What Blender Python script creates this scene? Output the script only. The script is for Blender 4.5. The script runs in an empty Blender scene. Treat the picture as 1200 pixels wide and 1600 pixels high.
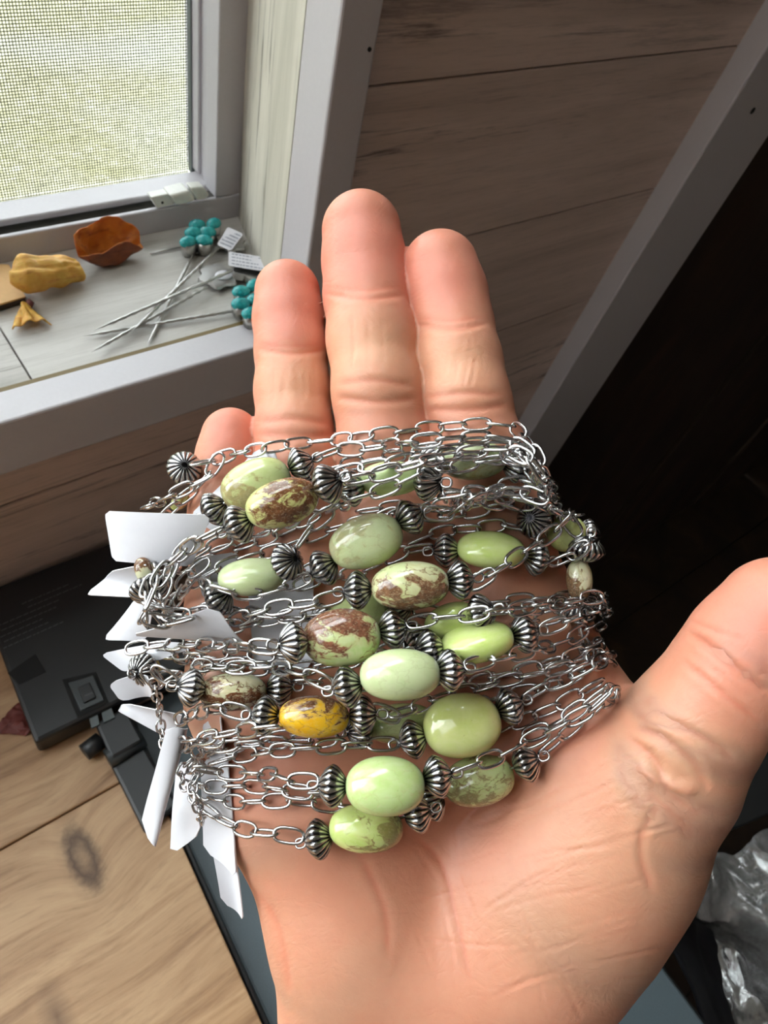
import bpy, bmesh, math, random
import numpy as np
from mathutils import Vector, Matrix, noise as mnoise
random.seed(7); rng = np.random.default_rng(7)
S = bpy.context.scene; C = S.collection

# ------------------------------------------------------------------ camera
FPX = 1150.0                                  # focal length in pixels of the 1200x1600 frame
CAMZ = 1.16
down = np.array([-292., -896., -1150.]); down /= np.linalg.norm(down)
Zc = -down
Xc = np.array([1850., 870., -1150.]); Xc -= Zc*Xc.dot(Zc); Xc /= np.linalg.norm(Xc)
Yc = np.cross(Zc, Xc)
R = np.array([Xc, Yc, Zc])
ORG = np.array([0., 0., CAMZ])
cd = bpy.data.cameras.new('camera'); cam = bpy.data.objects.new('camera', cd); C.objects.link(cam)
cd.sensor_fit = 'VERTICAL'; cd.sensor_height = 36.0; cd.lens = FPX/1600*36
cd.clip_start = 0.01; cd.clip_end = 60
cd.dof.use_dof = True; cd.dof.focus_distance = 0.142; cd.dof.aperture_fstop = 52
M4 = Matrix([list(R[i])+[ORG[i]] for i in range(3)]+[[0, 0, 0, 1]])
cam.matrix_world = M4; S.camera = cam
# ------------------------------------------------------------------ world, lights, exposure
w = bpy.data.worlds.new('overcast'); S.world = w; w.use_nodes = True
wn = w.node_tree.nodes; bg = wn['Background']
bg.inputs[0].default_value = (0.92, 0.96, 1.0, 1); bg.inputs[1].default_value = 17
def area(name, loc, target, sx, sy, power, col=(1, 1, 1)):
    l = bpy.data.lights.new(name, 'AREA'); l.shape = 'RECTANGLE'; l.size = sx; l.size_y = sy; l.energy = power; l.color = col
    o = bpy.data.objects.new(name, l); C.objects.link(o); o.location = loc
    o.rotation_euler = (Vector(target)-Vector(loc)).to_track_quat('-Z', 'Y').to_euler(); return o
area('added_hand_fill', (-0.80, 0.17, 1.80), (0.08, 0.06, 1.02), 0.4, 0.7, 4.8, (0.96, 0.98, 1.0))  # area lamp added at upper left to fill the hand, source unseen
S.view_settings.view_transform = 'Standard'; S.view_settings.look = 'None'
S.view_settings.exposure = -0.42; S.view_settings.gamma = 1.0; S.view_settings.use_curve_mapping = False
S.cycles.use_denoising = True; S.cycles.max_bounces = 8; S.cycles.transparent_max_bounces = 12
S.cycles.sample_clamp_indirect = 6.0; S.cycles.caustics_reflective = False; S.cycles.caustics_refractive = False

# ------------------------------------------------------------------ geometry helpers
def ray(x, y): return R @ np.array([(x-600)/FPX, -(y-800)/FPX, -1.0])
def camc(x, y, d): return np.array([(x-600)/FPX*d, -(y-800)/FPX*d, -d])
def P(x, y, d): return R @ camc(x, y, d) + ORG
def onz(x, y, z): r = ray(x, y); return r*((z-CAMZ)/r[2]) + ORG
def ony(x, y, Y): r = ray(x, y); return r*(Y/r[1]) + ORG

def link(name, me, m=None, parent=None, loc=None):
    o = bpy.data.objects.new(name, me); C.objects.link(o)
    if m is not None: o.data.materials.append(m)
    if parent is not None: o.parent = parent
    if loc is not None: o.location = loc
    return o
def tag(o, label=None, cat=None, group=None, kind=None):
    if label: o['label'] = label
    if cat: o['category'] = cat
    if group: o['group'] = group
    if kind: o['kind'] = kind
    return o
def empty(name, loc, label=None, cat=None, group=None, kind=None):
    o = bpy.data.objects.new(name, None); C.objects.link(o); o.location = loc; o.empty_display_size = .01
    return tag(o, label, cat, group, kind)
def mesh(name, v, f, smooth=False):
    me = bpy.data.meshes.new(name); me.from_pydata([tuple(map(float, a)) for a in v], [], f); me.update()
    if smooth: me.polygons.foreach_set('use_smooth', [True]*len(me.polygons))
    return me
def fix(me):
    bm = bmesh.new(); bm.from_mesh(me); bmesh.ops.recalc_face_normals(bm, faces=bm.faces); bm.to_mesh(me); bm.free(); return me
def poly_box(name, front, back, m, parent, bevel=0.0, seg=2, smooth=True):
    """a prism between two matching polygons (world points)"""
    n = len(front); v = list(front)+list(back)
    f = [tuple(range(n)), tuple(range(2*n-1, n-1, -1))]+[(i, n+i, n+(i+1) % n, (i+1) % n) for i in range(n)]
    me = fix(mesh(name, v, f))
    if bevel:
        bm = bmesh.new(); bm.from_mesh(me)
        bmesh.ops.bevel(bm, geom=bm.edges[:], offset=bevel, segments=seg, profile=.5, affect='EDGES', clamp_overlap=True)
        bm.to_mesh(me); bm.free()
        if smooth: me.shade_flat()
    off = np.array(parent.location) if parent else np.zeros(3)
    ctr = np.mean(np.array(v), axis=0)
    me.transform(Matrix.Translation(Vector(-ctr)))
    return link(name, me, m, parent, Vector(ctr-off))
def box(name, x0, x1, y0, y1, z0, z1, m, parent=None, bevel=0.0):
    fr = [(x0, y0, z0), (x1, y0, z0), (x1, y0, z1), (x0, y0, z1)]; bk = [(a, y1, c) for a, b, c in fr]
    return poly_box(name, fr, bk, m, parent, bevel)
def cyl(name, a, b, r, m, parent, n=20, r2=None):
    a = np.array(a, float); b = np.array(b, float); r2 = r if r2 is None else r2
    t = (b-a)/np.linalg.norm(b-a); u = np.cross(t, [0.3, .5, .81]); u /= np.linalg.norm(u); q = np.cross(t, u)
    v = [a+r*(math.cos(k*2*math.pi/n)*u+math.sin(k*2*math.pi/n)*q) for k in range(n)]+[b+r2*(math.cos(k*2*math.pi/n)*u+math.sin(k*2*math.pi/n)*q) for k in range(n)]
    f = [(k, (k+1) % n, n+(k+1) % n, n+k) for k in range(n)]+[tuple(range(n-1, -1, -1)), tuple(range(n, 2*n))]
    off = np.array(parent.location) if parent else 0
    me = mesh(name, [p-off for p in v], f); 
    for p in me.polygons: p.use_smooth = len(p.vertices) == 4
    return link(name, me, m, parent)
def tube(name, pts, rad, m, parent=None, n=8, twist=None):
    pts = [np.array(p, float) for p in pts]; v = []; f = []
    for i, p in enumerate(pts):
        t = pts[min(i+1, len(pts)-1)]-pts[max(i-1, 0)]; t /= np.linalg.norm(t)
        u = np.cross(t, [0.1, 0.2, 1]); u /= np.linalg.norm(u); q = np.cross(t, u)
        r = rad[i] if hasattr(rad, '__len__') else rad
        for k in range(n):
            th = k*2*math.pi/n; rr = r
            if twist: rr = r*(1+.22*math.cos(2*(th+twist*i)))
            v.append(p+rr*(math.cos(th)*u+math.sin(th)*q))
    for i in range(len(pts)-1):
        for k in range(n): f.append((i*n+k, i*n+(k+1) % n, (i+1)*n+(k+1) % n, (i+1)*n+k))
    f.append(tuple(range(n-1, -1, -1))); f.append(tuple(range((len(pts)-1)*n, len(pts)*n)))
    off = np.array(parent.location) if parent else 0
    return link(name, mesh(name, [a-off for a in v], f, True), m, parent)
def crom(pts, n):
    """Catmull-Rom resample of control points to n points"""
    p = np.array(pts, float); p = np.vstack([2*p[0]-p[1], p, 2*p[-1]-p[-2]]); out = []
    for i in range(1, len(p)-2):
        for t in np.linspace(0, 1, 24, endpoint=False):
            a, b, c, d = p[i-1], p[i], p[i+1], p[i+2]
            out.append(.5*((2*b)+(-a+c)*t+(2*a-5*b+4*c-d)*t*t+(-a+3*b-3*c+d)*t**3))
    out.append(p[-2]); out = np.array(out)
    s = np.concatenate([[0], np.cumsum(np.linalg.norm(np.diff(out, axis=0), axis=1))])
    q = np.linspace(0, s[-1], n)
    return np.array([np.interp(q, s, out[:, k]) for k in range(out.shape[1])]).T

# ------------------------------------------------------------------ material helpers
class NT:
    def __init__(s, name):
        s.m = bpy.data.materials.new(name); s.m.use_nodes = True; s.t = s.m.node_tree; s.n = s.t.nodes; s.b = s.n['Principled BSDF']; s.out = s.n['Material Output']
    def add(s, typ, ins=None, **kw):
        nd = s.n.new(typ)
        for k, v in kw.items(): setattr(nd, k, v)
        for k, v in (ins or {}).items():
            if isinstance(v, bpy.types.NodeSocket): s.t.links.new(v, nd.inputs[k])
            else: nd.inputs[k].default_value = v
        return nd
    def set(s, **kw):
        for k, v in kw.items():
            k = k.replace('_', ' ')
            if isinstance(v, bpy.types.NodeSocket): s.t.links.new(v, s.b.inputs[k])
            else: s.b.inputs[k].default_value = v
        return s
    def coord(s, out='Object', scale=(1, 1, 1), rot=(0, 0, 0), loc=(0, 0, 0)):
        c = s.add('ShaderNodeTexCoord')
        return s.add('ShaderNodeMapping', {'Vector': c.outputs[out], 'Scale': scale, 'Rotation': rot, 'Location': loc}).outputs[0]
    def noise(s, vec, scale, detail=6, rough=.55, dist=0.0):
        return s.add('ShaderNodeTexNoise', {'Vector': vec, 'Scale': scale, 'Detail': detail, 'Roughness': rough, 'Distortion': dist}).outputs[0]
    def ramp(s, fac, stops):
        r = s.add('ShaderNodeValToRGB', {'Fac': fac}); e = r.color_ramp.elements
        while len(e) < len(stops): e.new(.5)
        for el, (p, c) in zip(e, stops): el.position = p; el.color = (*c, 1) if len(c) == 3 else c
        return r.outputs[0]
    def gray(s, fac, a, b): return s.ramp(fac, [(a, (0, 0, 0)), (b, (1, 1, 1))])
    def mix(s, fac, a, b, mode='MIX'):
        nd = s.add('ShaderNodeMix', data_type='RGBA', blend_type=mode)
        for sock, v in ((nd.inputs[0], fac), (nd.inputs[6], a), (nd.inputs[7], b)):
            if isinstance(v, bpy.types.NodeSocket): s.t.links.new(v, sock)
            elif isinstance(v, tuple): sock.default_value = (*v, 1)
            else: sock.default_value = v
        return nd.outputs[2]
    def math(s, op, a, b=0.0):
        nd = s.add('ShaderNodeMath', operation=op)
        for sock, v in ((nd.inputs[0], a), (nd.inputs[1], b)):
            if isinstance(v, bpy.types.NodeSocket): s.t.links.new(v, sock)
            else: sock.default_value = v
        return nd.outputs[0]
    def bump(s, h, strength=.3, dist=.001, normal=None):
        d = {'Height': h, 'Strength': strength, 'Distance': dist}
        if normal is not None: d['Normal'] = normal
        o = s.add('ShaderNodeBump', d).outputs[0]; s.t.links.new(o, s.b.inputs['Normal']); return o
def srgb(r, g, b):
    f = lambda c: (c/255/12.92 if c/255 <= .04045 else ((c/255+.055)/1.055)**2.4)
    return (f(r), f(g), f(b))
def plain(name, col, rough=.5, metal=0.0, bumpscale=0, bumpstr=.2, var=.12, bdist=.0005):
    t = NT(name); co = t.coord()
    n = t.noise(co, 60 if not bumpscale else bumpscale, 5)
    c = t.mix(n, tuple(x*(1-var) for x in col), tuple(min(1, x*(1+var)) for x in col))
    t.set(Base_Color=c, Roughness=rough, Metallic=metal)
    if bumpscale: t.bump(n, bumpstr, bdist)
    return t.m
def whitewash(name, along, c_hi, c_lo, streak, seed=0.0, streak_amt=.55):
    """worn white-washed plank: fine grain and dark worn streaks running along one axis (world metres)"""
    t = NT(name)
    sc = {'x': (1.1, 18, 18), 'z': (18, 18, 1.1)}[along]
    geo = t.add('ShaderNodeNewGeometry'); mp = t.add('ShaderNodeMapping', {'Vector': geo.outputs['Position'], 'Scale': sc, 'Location': (seed, seed*2.3, seed*1.7)}).outputs[0]
    oi = t.add('ShaderNodeObjectInfo').outputs['Random']
    off = t.add('ShaderNodeCombineXYZ', {0: oi, 1: oi, 2: oi}).outputs[0]
    v = t.add('ShaderNodeVectorMath', {0: mp, 1: off}, operation='MULTIPLY_ADD'); v.inputs[2].default_value = (0, 0, 0)
    mp2 = t.add('ShaderNodeVectorMath', {0: mp, 1: t.add('ShaderNodeVectorMath', {0: off, 1: (13., 17., 11.)}, operation='MULTIPLY').outputs[0]}, operation='ADD').outputs[0]
    n1 = t.noise(mp2, 2.2, 8, .6, .8); n2 = t.noise(mp2, 9, 6, .7, .3); n3 = t.noise(mp2, 1.1, 4, .5, .5)
    base = t.mix(t.gray(n1, .3, .7), c_lo, c_hi)
    st = t.math('MULTIPLY', t.gray(n2, .53, .66), t.gray(n3, .46, .58))
    st2 = t.math('MULTIPLY', t.math('MAXIMUM', st, t.math('MULTIPLY', t.gray(n1, .63, .74), .8)), streak_amt)
    fine = t.noise(mp2, 40, 4, .7)
    col = t.mix(st2, base, streak)
    col = t.mix(t.math('MULTIPLY', t.gray(fine, .5, .75), .22), col, streak)
    t.set(Base_Color=col, Roughness=.62)
    t.bump(t.math('ADD', n2, t.math('MULTIPLY', fine, .4)), .25, .0006)
    return t.m

M = {}
M['trim'] = plain('white_trim_paint', (.55, .53, .545), .4, 0, 500, .12, .04)
M['vinyl'] = plain('window_vinyl', (.49, .47, .495), .4, 0, 900, .15, .05)
M['plank'] = whitewash('whitewashed_plank', 'x', (.74, .59, .515), (.50, .39, .33), (.07, .05, .04), 1.3, .85)
M['sill'] = whitewash('whitewashed_sill', 'x', (.64, .62, .58), (.40, .38, .34), (.10, .075, .05), 4.1, .85)
M['reveal'] = whitewash('whitewashed_reveal', 'z', (.63, .59, .50), (.42, .395, .32), (.11, .095, .07), 7.7, .9)
M['black_plastic'] = plain('black_plastic', (.012, .013, .014), .42, 0, 1500, .15, .2, .0002)
M['dark_plastic'] = plain('dark_grey_plastic', (.035, .042, .044), .35, 0, 1500, .1, .2, .0002)
M['slate'] = plain('slate_grey_lid', (.085, .112, .125), .5, 0, 1200, .25, .15, .0003)
M['black_cloth'] = plain('black_cloth', (.008, .0085, .012), .9, 0, 1800, .5, .3, .0005)
M['dark'] = plain('dark_void_paint', (.02, .015, .012), .8)
M['caulk'] = plain('old_varnish', (.16, .11, .035), .6)
M['roomwall'] = plain('room_wall_paint', (.27, .22, .20), .7)
M['gap'] = plain('dark_track', (.05, .045, .035), .8, 0, 300, .3, .5)  # dark mottled colour for the track behind the frame rail
M['latch'] = plain('latch_white', (.74, .74, .68), .35, 0, 250, .2, .12)
M['steel'] = plain('silver_wire', (.55, .54, .52), .3, 1.0, 0, 0, .15)
M['gasket'] = plain('grey_gasket', (.10, .12, .12), .5)
M['screenwire'] = plain('screen_wire', (.10, .10, .09), .6)
M['kraft'] = plain('kraft_card', srgb(205, 165, 110), .7, 0, 400, .2, .08)
M['brownedge'] = plain('card_core', (.03, .02, .015), .8)
M['label_ink'] = plain('grey_print', (.085, .088, .09), .7)
M['ink'] = plain('faded_ink', (.22, .24, .30), .7)
M['wire_dark'] = plain('bead_hole', (.004, .004, .004), .8)

def paper():
    t = NT('white_tag_paper'); co = t.coord('Object')
    n = t.noise(co, 220, 5, .6); n2 = t.noise(co, 1400, 4)
    t.set(Base_Color=t.mix(n, (.66, .65, .69), (.74, .73, .76)), Roughness=.38)
    t.b.inputs['Transmission Weight'].default_value = 0.0
    t.bump(t.math('ADD', n, t.math('MULTIPLY', n2, .1)), .25, .0005); return t.m
M['paper'] = paper()
def skin():
    t = NT('skin'); a = t.add('ShaderNodeAttribute', attribute_name='pink').outputs['Fac']
    pal = t.add('ShaderNodeAttribute', attribute_name='pale').outputs['Fac']
    g = t.add('ShaderNodeAttribute', attribute_name='palm_map').outputs['Vector']
    co = t.coord('Object')
    n = t.noise(co, 90, 6, .6); n2 = t.noise(co, 420, 4, .6)
    base = t.mix(n, srgb(194, 132, 103), srgb(210, 154, 125))
    c = t.mix(t.math('MULTIPLY', a, .72), base, srgb(206, 122, 104))
    c = t.mix(t.math('MULTIPLY', pal, .6), c, srgb(216, 168, 132))
    c = t.mix(t.math('MULTIPLY', t.gray(n2, .45, .8), .10), c, srgb(176, 92, 72))
    cr = t.add('ShaderNodeAttribute', attribute_name='crease').outputs['Fac']
    c = t.mix(t.math('MULTIPLY', cr, .35), c, srgb(200, 105, 80))
    t.set(Base_Color=c, Roughness=.42)
    t.b.inputs['Subsurface Weight'].default_value = .32
    t.b.inputs['Subsurface Radius'].default_value = (.8, .36, .24)
    t.b.inputs['Subsurface Scale'].default_value = .0030
    t.b.inputs['Specular IOR Level'].default_value = .4
    # skin relief: friction ridges on the pads and the heel, cross-hatched lines on the palm
    wob = t.add('ShaderNodeTexNoise', {'Vector': g, 'Scale': .9, 'Detail': 4.0}).outputs['Color']
    gw = t.add('ShaderNodeVectorMath', {0: g, 1: t.add('ShaderNodeVectorMath', {0: wob, 1: (1.1, 1.1, 0)}, operation='MULTIPLY').outputs[0]}, operation='ADD').outputs[0]
    wv = t.add('ShaderNodeTexWave', {'Vector': gw, 'Scale': 2.4, 'Distortion': 1.5, 'Detail': 2.0, 'Detail Scale': .4}, wave_type='BANDS', bands_direction='DIAGONAL').outputs['Fac']
    def cells(rot, sc, scale):
        m1 = t.add('ShaderNodeMapping', {'Vector': gw, 'Scale': sc, 'Rotation': (0, 0, rot)}).outputs[0]
        return t.add('ShaderNodeTexVoronoi', {'Vector': m1, 'Scale': scale}, feature='DISTANCE_TO_EDGE').outputs['Distance']
    v1 = cells(.32, (.30, 1.2, 1), 1.25); v2 = cells(-1.15, (.35, 1.2, 1), 1.0); v3 = cells(0, (1, 1, 1), 4.2)
    fine = t.noise(gw, 14, 5, .7)
    h = t.math('ADD', t.math('MULTIPLY', t.gray(v1, 0, .12), .40), t.math('MULTIPLY', t.gray(v2, 0, .08), .16))
    h = t.math('ADD', h, t.math('MULTIPLY', t.gray(v3, 0, .35), .32))
    h = t.math('ADD', h, t.math('MULTIPLY', wv, .16))
    h = t.math('ADD', h, t.math('MULTIPLY', fine, .9))
    t.bump(h, .3, .00022); return t.m
M['skin'] = skin()
def chain_metal():
    t = NT('gunmetal_chain'); co = t.coord('Object'); n = t.noise(co, 900, 3)
    t.set(Base_Color=t.mix(n, (.46, .45, .445), (.66, .65, .65)), Metallic=1.0, Roughness=.17); return t.m
M['chain'] = chain_metal()
def spacer_metal():
    t = NT('oxidised_silver'); g = t.add('ShaderNodeAttribute', attribute_name='groove').outputs['Fac']; n = t.noise(t.coord('Object'), 1500, 3)
    f = t.math('ADD', g, t.math('MULTIPLY', t.math('SUBTRACT', n, .5), .35))
    t.set(Base_Color=t.ramp(f, [(.12, (.50, .49, .47)), (.45, (.17, .165, .165)), (.8, (.03, .03, .034))]), Metallic=1.0, Roughness=.25)
    return t.m
M['spacer'] = spacer_metal()
def stone(i, c1, c2, brown=0.0, vein=0.0, side=(0, 0, 0), bias=0.0, bcol=(.16, .065, .025), cream=0.0):
    t = NT('polished_stone'); co = t.coord('Object', loc=(i*3.1, i*1.7, i*2.3)); c0 = t.add('ShaderNodeTexCoord').outputs['Object']
    n = t.noise(co, 1.3, 6, .6, .4); n2 = t.noise(co, 6, 7, .7, .6); n3 = t.noise(co, 1.25, 9, .58, .9); sp = t.noise(co, 14, 3, .5)
    col = t.mix(t.gray(n, .3, .7), c1, c2)
    col = t.mix(t.math('MULTIPLY', t.gray(n2, .5, .75), .30), col, (.66, .64, .40))
    col = t.mix(t.math('MULTIPLY', t.gray(sp, .68, .76), .35), col, (.24, .22, .08))
    if cream: col = t.mix(t.math('MULTIPLY', t.gray(t.noise(co, 1.7, 4, .5, .5), .42, .5), cream), col, (.76, .70, .46))
    if brown or vein:
        d = t.add('ShaderNodeVectorMath', {0: c0, 1: side}, operation='DOT_PRODUCT').outputs['Value']
        msk = t.math('ADD', t.math('ADD', n3, t.math('MULTIPLY', d, .20)), bias)
        patch = t.math('MULTIPLY', t.gray(msk, .555, .60), brown)
        halo = t.math('MULTIPLY', t.gray(msk, .47, .58), brown*.45)
        wob = t.add('ShaderNodeVectorMath', {0: co, 1: t.add('ShaderNodeTexNoise', {'Vector': co, 'Scale': 1.8, 'Detail': 6.0, 'Roughness': .6}).outputs['Color']}, operation='ADD').outputs[0]
        vd = t.add('ShaderNodeTexVoronoi', {'Vector': wob, 'Scale': 1.25}, feature='DISTANCE_TO_EDGE').outputs['Distance']
        vd = t.math('ADD', vd, t.math('MULTIPLY', t.math('SUBTRACT', .5, n2), .10))
        ln = t.math('MULTIPLY', t.math('SUBTRACT', 1.0, t.gray(vd, .005, .05)), t.gray(msk, .36, .50))
        ln = t.math('MULTIPLY', ln, vein)
        bro = t.mix(t.gray(n2, .3, .7), tuple(x*.35 for x in bcol), tuple(min(.6, x*1.5) for x in bcol))
        bro = t.mix(t.math('MULTIPLY', t.gray(sp, .55, .62), .35), bro, (.52, .42, .26))
        col = t.mix(halo, col, (.50, .36, .16))
        col = t.mix(t.math('MAXIMUM', patch, ln), col, bro)
    t.set(Base_Color=col, Roughness=.11, IOR=1.55)
    t.b.inputs['Subsurface Weight'].default_value = .25; t.b.inputs['Subsurface Radius'].default_value = (.8, 1, .5); t.b.inputs['Subsurface Scale'].default_value = .0016
    t.b.inputs['Coat Weight'].default_value = .3; t.b.inputs['Coat Roughness'].default_value = .04
    return t.m
def turquoise():
    t = NT('turquoise'); co = t.coord('Object'); n = t.noise(co, 420, 6, .6)
    t.set(Base_Color=t.ramp(n, [(.3, (.01, .20, .20)), (.55, (.02, .36, .37)), (.75, (.07, .46, .44))]), Roughness=.22); return t.m
M['turq'] = turquoise()
def petal(name, a, b, edge):
    t = NT(name); co = t.coord('Object'); n = t.noise(co, 120, 6, .6); wv = t.noise(t.coord('Object', scale=(1, 7, 7)), 60, 4)
    t.set(Base_Color=t.mix(t.gray(wv, .55, .8), t.mix(t.gray(n, .3, .7), a, b), edge), Roughness=.6)
    t.b.inputs['Subsurface Weight'].default_value = .15; t.b.inputs['Subsurface Scale'].default_value = .002
    t.bump(wv, .6, .001); return t.m
M['petal_gold'] = petal('dried_petal_gold', srgb(196, 138, 38), srgb(214, 172, 78), srgb(168, 96, 40))
M['petal_rust'] = petal('dried_petal_rust', srgb(168, 88, 22), srgb(196, 122, 30), srgb(110, 40, 16))
M['petal_shade'] = petal('dried_petal_inner_shade', srgb(96, 42, 14), srgb(134, 66, 18), srgb(70, 26, 12))  # shade inside the cupped petal, painted as a darker rust
M['petal_red'] = petal('dried_petal_red', srgb(96, 38, 32), srgb(112, 52, 44), srgb(70, 25, 20))
def wood():
    t = NT('desk_oak'); geo = t.add('ShaderNodeNewGeometry').outputs['Position']
    oi = t.add('ShaderNodeObjectInfo').outputs['Random']
    off = t.add('ShaderNodeCombineXYZ', {0: t.math('MULTIPLY', oi, 9.0), 1: t.math('MULTIPLY', oi, 5.0), 2: 0.0}).outputs[0]
    # rings bend round two knots
    def knot(c, rad):
        d = t.add('ShaderNodeVectorMath', {0: geo, 1: c}, operation='SUBTRACT').outputs[0]
        d = t.add('ShaderNodeVectorMath', {0: d, 1: (1.0, .42, .2)}, operation='MULTIPLY').outputs[0]
        l = t.add('ShaderNodeVectorMath', {0: d}, operation='LENGTH').outputs['Value']; return l
    k1 = knot((-.0026, .1114, .75), 0); k2 = knot((-.0371, .0565, .75), 0)
    near = t.math('MULTIPLY', t.math('POWER', 2.718, t.math('MULTIPLY', k1, -90.0)), .020)
    yoff = t.add('ShaderNodeCombineXYZ', {0: 0.0, 1: near, 2: 0.0}).outputs[0]
    p = t.add('ShaderNodeVectorMath', {0: geo, 1: yoff}, operation='ADD').outputs[0]
    mp = t.add('ShaderNodeMapping', {'Vector': p, 'Scale': (7, 60, 60), 'Rotation': (0, 0, -.06)}).outputs[0]
    mp = t.add('ShaderNodeVectorMath', {0: mp, 1: off}, operation='ADD').outputs[0]
    n = t.noise(mp, 1.0, 8, .62, .7); f = t.noise(mp, 6, 6, .7, .2); big = t.noise(geo, 14, 3)
    c = t.ramp(n, [(.28, srgb(122, 88, 58)), (.45, srgb(170, 134, 98)), (.60, srgb(190, 156, 118)), (.78, srgb(150, 112, 76))])
    c = t.mix(t.math('MULTIPLY', t.gray(f, .52, .75), .45), c, srgb(112, 76, 46))
    c = t.mix(t.math('MULTIPLY', t.gray(big, .5, .75), .25), c, srgb(178, 122, 66))
    wob = t.math('ADD', k1, t.math('MULTIPLY', t.math('SUBTRACT', t.noise(geo, 240, 4), .5), .0045))
    c = t.mix(t.math('MULTIPLY', t.math('SUBTRACT', 1.0, t.gray(wob, .003, .010)), .55), c, srgb(104, 78, 56))
    ring = t.math('SUBTRACT', 1.0, t.gray(t.math('ABSOLUTE', t.math('SUBTRACT', wob, .0046)), 0, .0010))
    c = t.mix(t.math('MULTIPLY', ring, .8), c, srgb(58, 36, 22))
    c = t.mix(t.math('MULTIPLY', t.math('SUBTRACT', 1.0, t.gray(k2, .001, .006)), .7), c, srgb(84, 58, 40))
    t.set(Base_Color=c, Roughness=.5)
    t.bump(t.math('ADD', n, t.math('MULTIPLY', f, .5)), .3, .0008); return t.m
M['wood'] = wood()
def darkwood():
    t = NT('dark_stained_board'); geo = t.add('ShaderNodeNewGeometry').outputs['Position']
    n = t.noise(t.add('ShaderNodeMapping', {'Vector': geo, 'Scale': (9, 9, 3)}).outputs[0], 1.5, 7, .6, .6)
    t.set(Base_Color=t.ramp(n, [(.3, (.012, .007, .003)), (.6, (.034, .018, .007)), (.8, (.065, .035, .014))]), Roughness=.75); t.bump(n, .3, .001); return t.m
M['darkwood'] = darkwood()
def grass():
    t = NT('dry_lawn'); geo = t.add('ShaderNodeNewGeometry').outputs['Position']
    n = t.noise(geo, 2.2, 6, .62, .5); f = t.noise(geo, 26, 8, .75, .4); g = t.noise(geo, .9, 4, .5)
    c = t.ramp(f, [(.28, (.05, .045, .025)), (.42, (.155, .145, .075)), (.56, (.25, .235, .13)), (.72, (.38, .38, .31))])
    c = t.mix(t.math('MULTIPLY', t.gray(n, .48, .66), .55), c, (.17, .165, .06))
    c = t.mix(t.math('MULTIPLY', t.gray(g, .5, .7), .45), c, (.33, .34, .32))
    t.set(Base_Color=c, Roughness=.9); t.bump(f, .6, .03); return t.m
M['grass'] = grass()
def glass():
    t = NT('window_glass'); t.n.remove(t.b)
    tr = t.add('ShaderNodeBsdfTransparent', {'Color': (.96, .98, .97, 1)}); gl = t.add('ShaderNodeBsdfGlossy', {'Roughness': .02})
    fr = t.add('ShaderNodeFresnel', {'IOR': t.math('SUBTRACT', 1.45, t.math('MULTIPLY', t.add('ShaderNodeNewGeometry').outputs['Backfacing'], 1.45-1/1.45))}); mx = t.add('ShaderNodeMixShader', {0: fr.outputs[0], 1: tr.outputs[0], 2: gl.outputs[0]})
    t.t.links.new(mx.outputs[0], t.out.inputs['Surface']); return t.m
M['glass'] = glass()
def plastic_bag():
    t = NT('clear_plastic_film'); n = t.noise(t.coord('Object'), 60, 5, .6, .5)
    t.set(Base_Color=(.8, .79, .77, 1), Roughness=.12); t.bump(n, .5, .003)
    nrm = t.b.inputs['Normal'].links[0].from_socket
    b2 = t.add('ShaderNodeBsdfTransparent', {'Color': (.93, .93, .93, 1)}); df = t.add('ShaderNodeBsdfDiffuse', {'Color': (.8, .79, .77, 1), 'Normal': nrm})
    gl = t.add('ShaderNodeBsdfGlossy', {'Color': (1, 1, 1, 1), 'Roughness': .14, 'Normal': nrm}); lw = t.add('ShaderNodeFresnel', {'IOR': 1.8, 'Normal': nrm}).outputs[0]
    m1 = t.add('ShaderNodeMixShader', {0: .17, 1: b2.outputs[0], 2: df.outputs[0]})
    mx = t.add('ShaderNodeMixShader', {0: t.math('MULTIPLY', lw, 1.5), 1: m1.outputs[0], 2: gl.outputs[0]}); t.n.remove(t.b)
    t.t.links.new(mx.outputs[0], t.out.inputs['Surface']); return t.m
M['film'] = plastic_bag()

# ------------------------------------------------------------------ room shell
zf = lambda z: z+CAMZ                          # heights below are given from the lens
SILL = zf(-.26); YW = .27
xe = lambda z: .5247+(z+.1337)*.137+.045       # planks end behind the leaning upright
wall = empty('wall_back', (0.2, YW, 0), kind='structure')
box('plaster_backing', -1.2, 1.4, YW+.012, YW+.05, 0.0, zf(-.285), M['dark'], wall)
box('plaster_backing', .235, 1.4, YW+.012, YW+.05, zf(-.285), 2.3, M['dark'], wall)
for i, z0 in enumerate([-.046+.095*k for k in range(-10, 13)]):
    z1 = z0+.095; mm = M['plank']
    if z0 < -.33:
        if z1 < -.30: box('plank', -1.2, xe(z0), YW, YW+.014, max(zf(z0)+.0004, 0.0), zf(z1)-.0004, mm, wall, .0007)
        else:
            box('plank', -1.2, 0.2108, YW, YW+.014, zf(z0)+.0006, zf(-.291), mm, wall, .0007)
            box('plank', 0.2112, xe(z0), YW, YW+.014, zf(z0)+.0004, zf(z1)-.0004, mm, wall, .0007)
    else: box('plank', .2, xe(z0), YW, YW+.014, zf(z0)+.0004, zf(z1)-.0004, mm, wall, .0007)
for i, z0 in enumerate([-.046+.095*k for k in range(-2, 13)]):
    box('plank', -1.6, -1.203, YW, YW+.014, zf(z0)+.0004, zf(z0+.095)-.0004, M['plank'], wall, .0007)
box('plaster_backing', -1.6, -1.21, YW+.014, YW+.10, zf(-.285), 2.3, M['dark'], wall)
box('plaster_backing', -1.21, .235, YW+.014, YW+.10, 2.031, 2.3, M['dark'], wall)
for k in range(3): box('plank', -1.2, .2, YW, YW+.0138, 2.034+.089*k, 2.034+.089*k+.088, M['plank'], wall, .0007)
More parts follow.
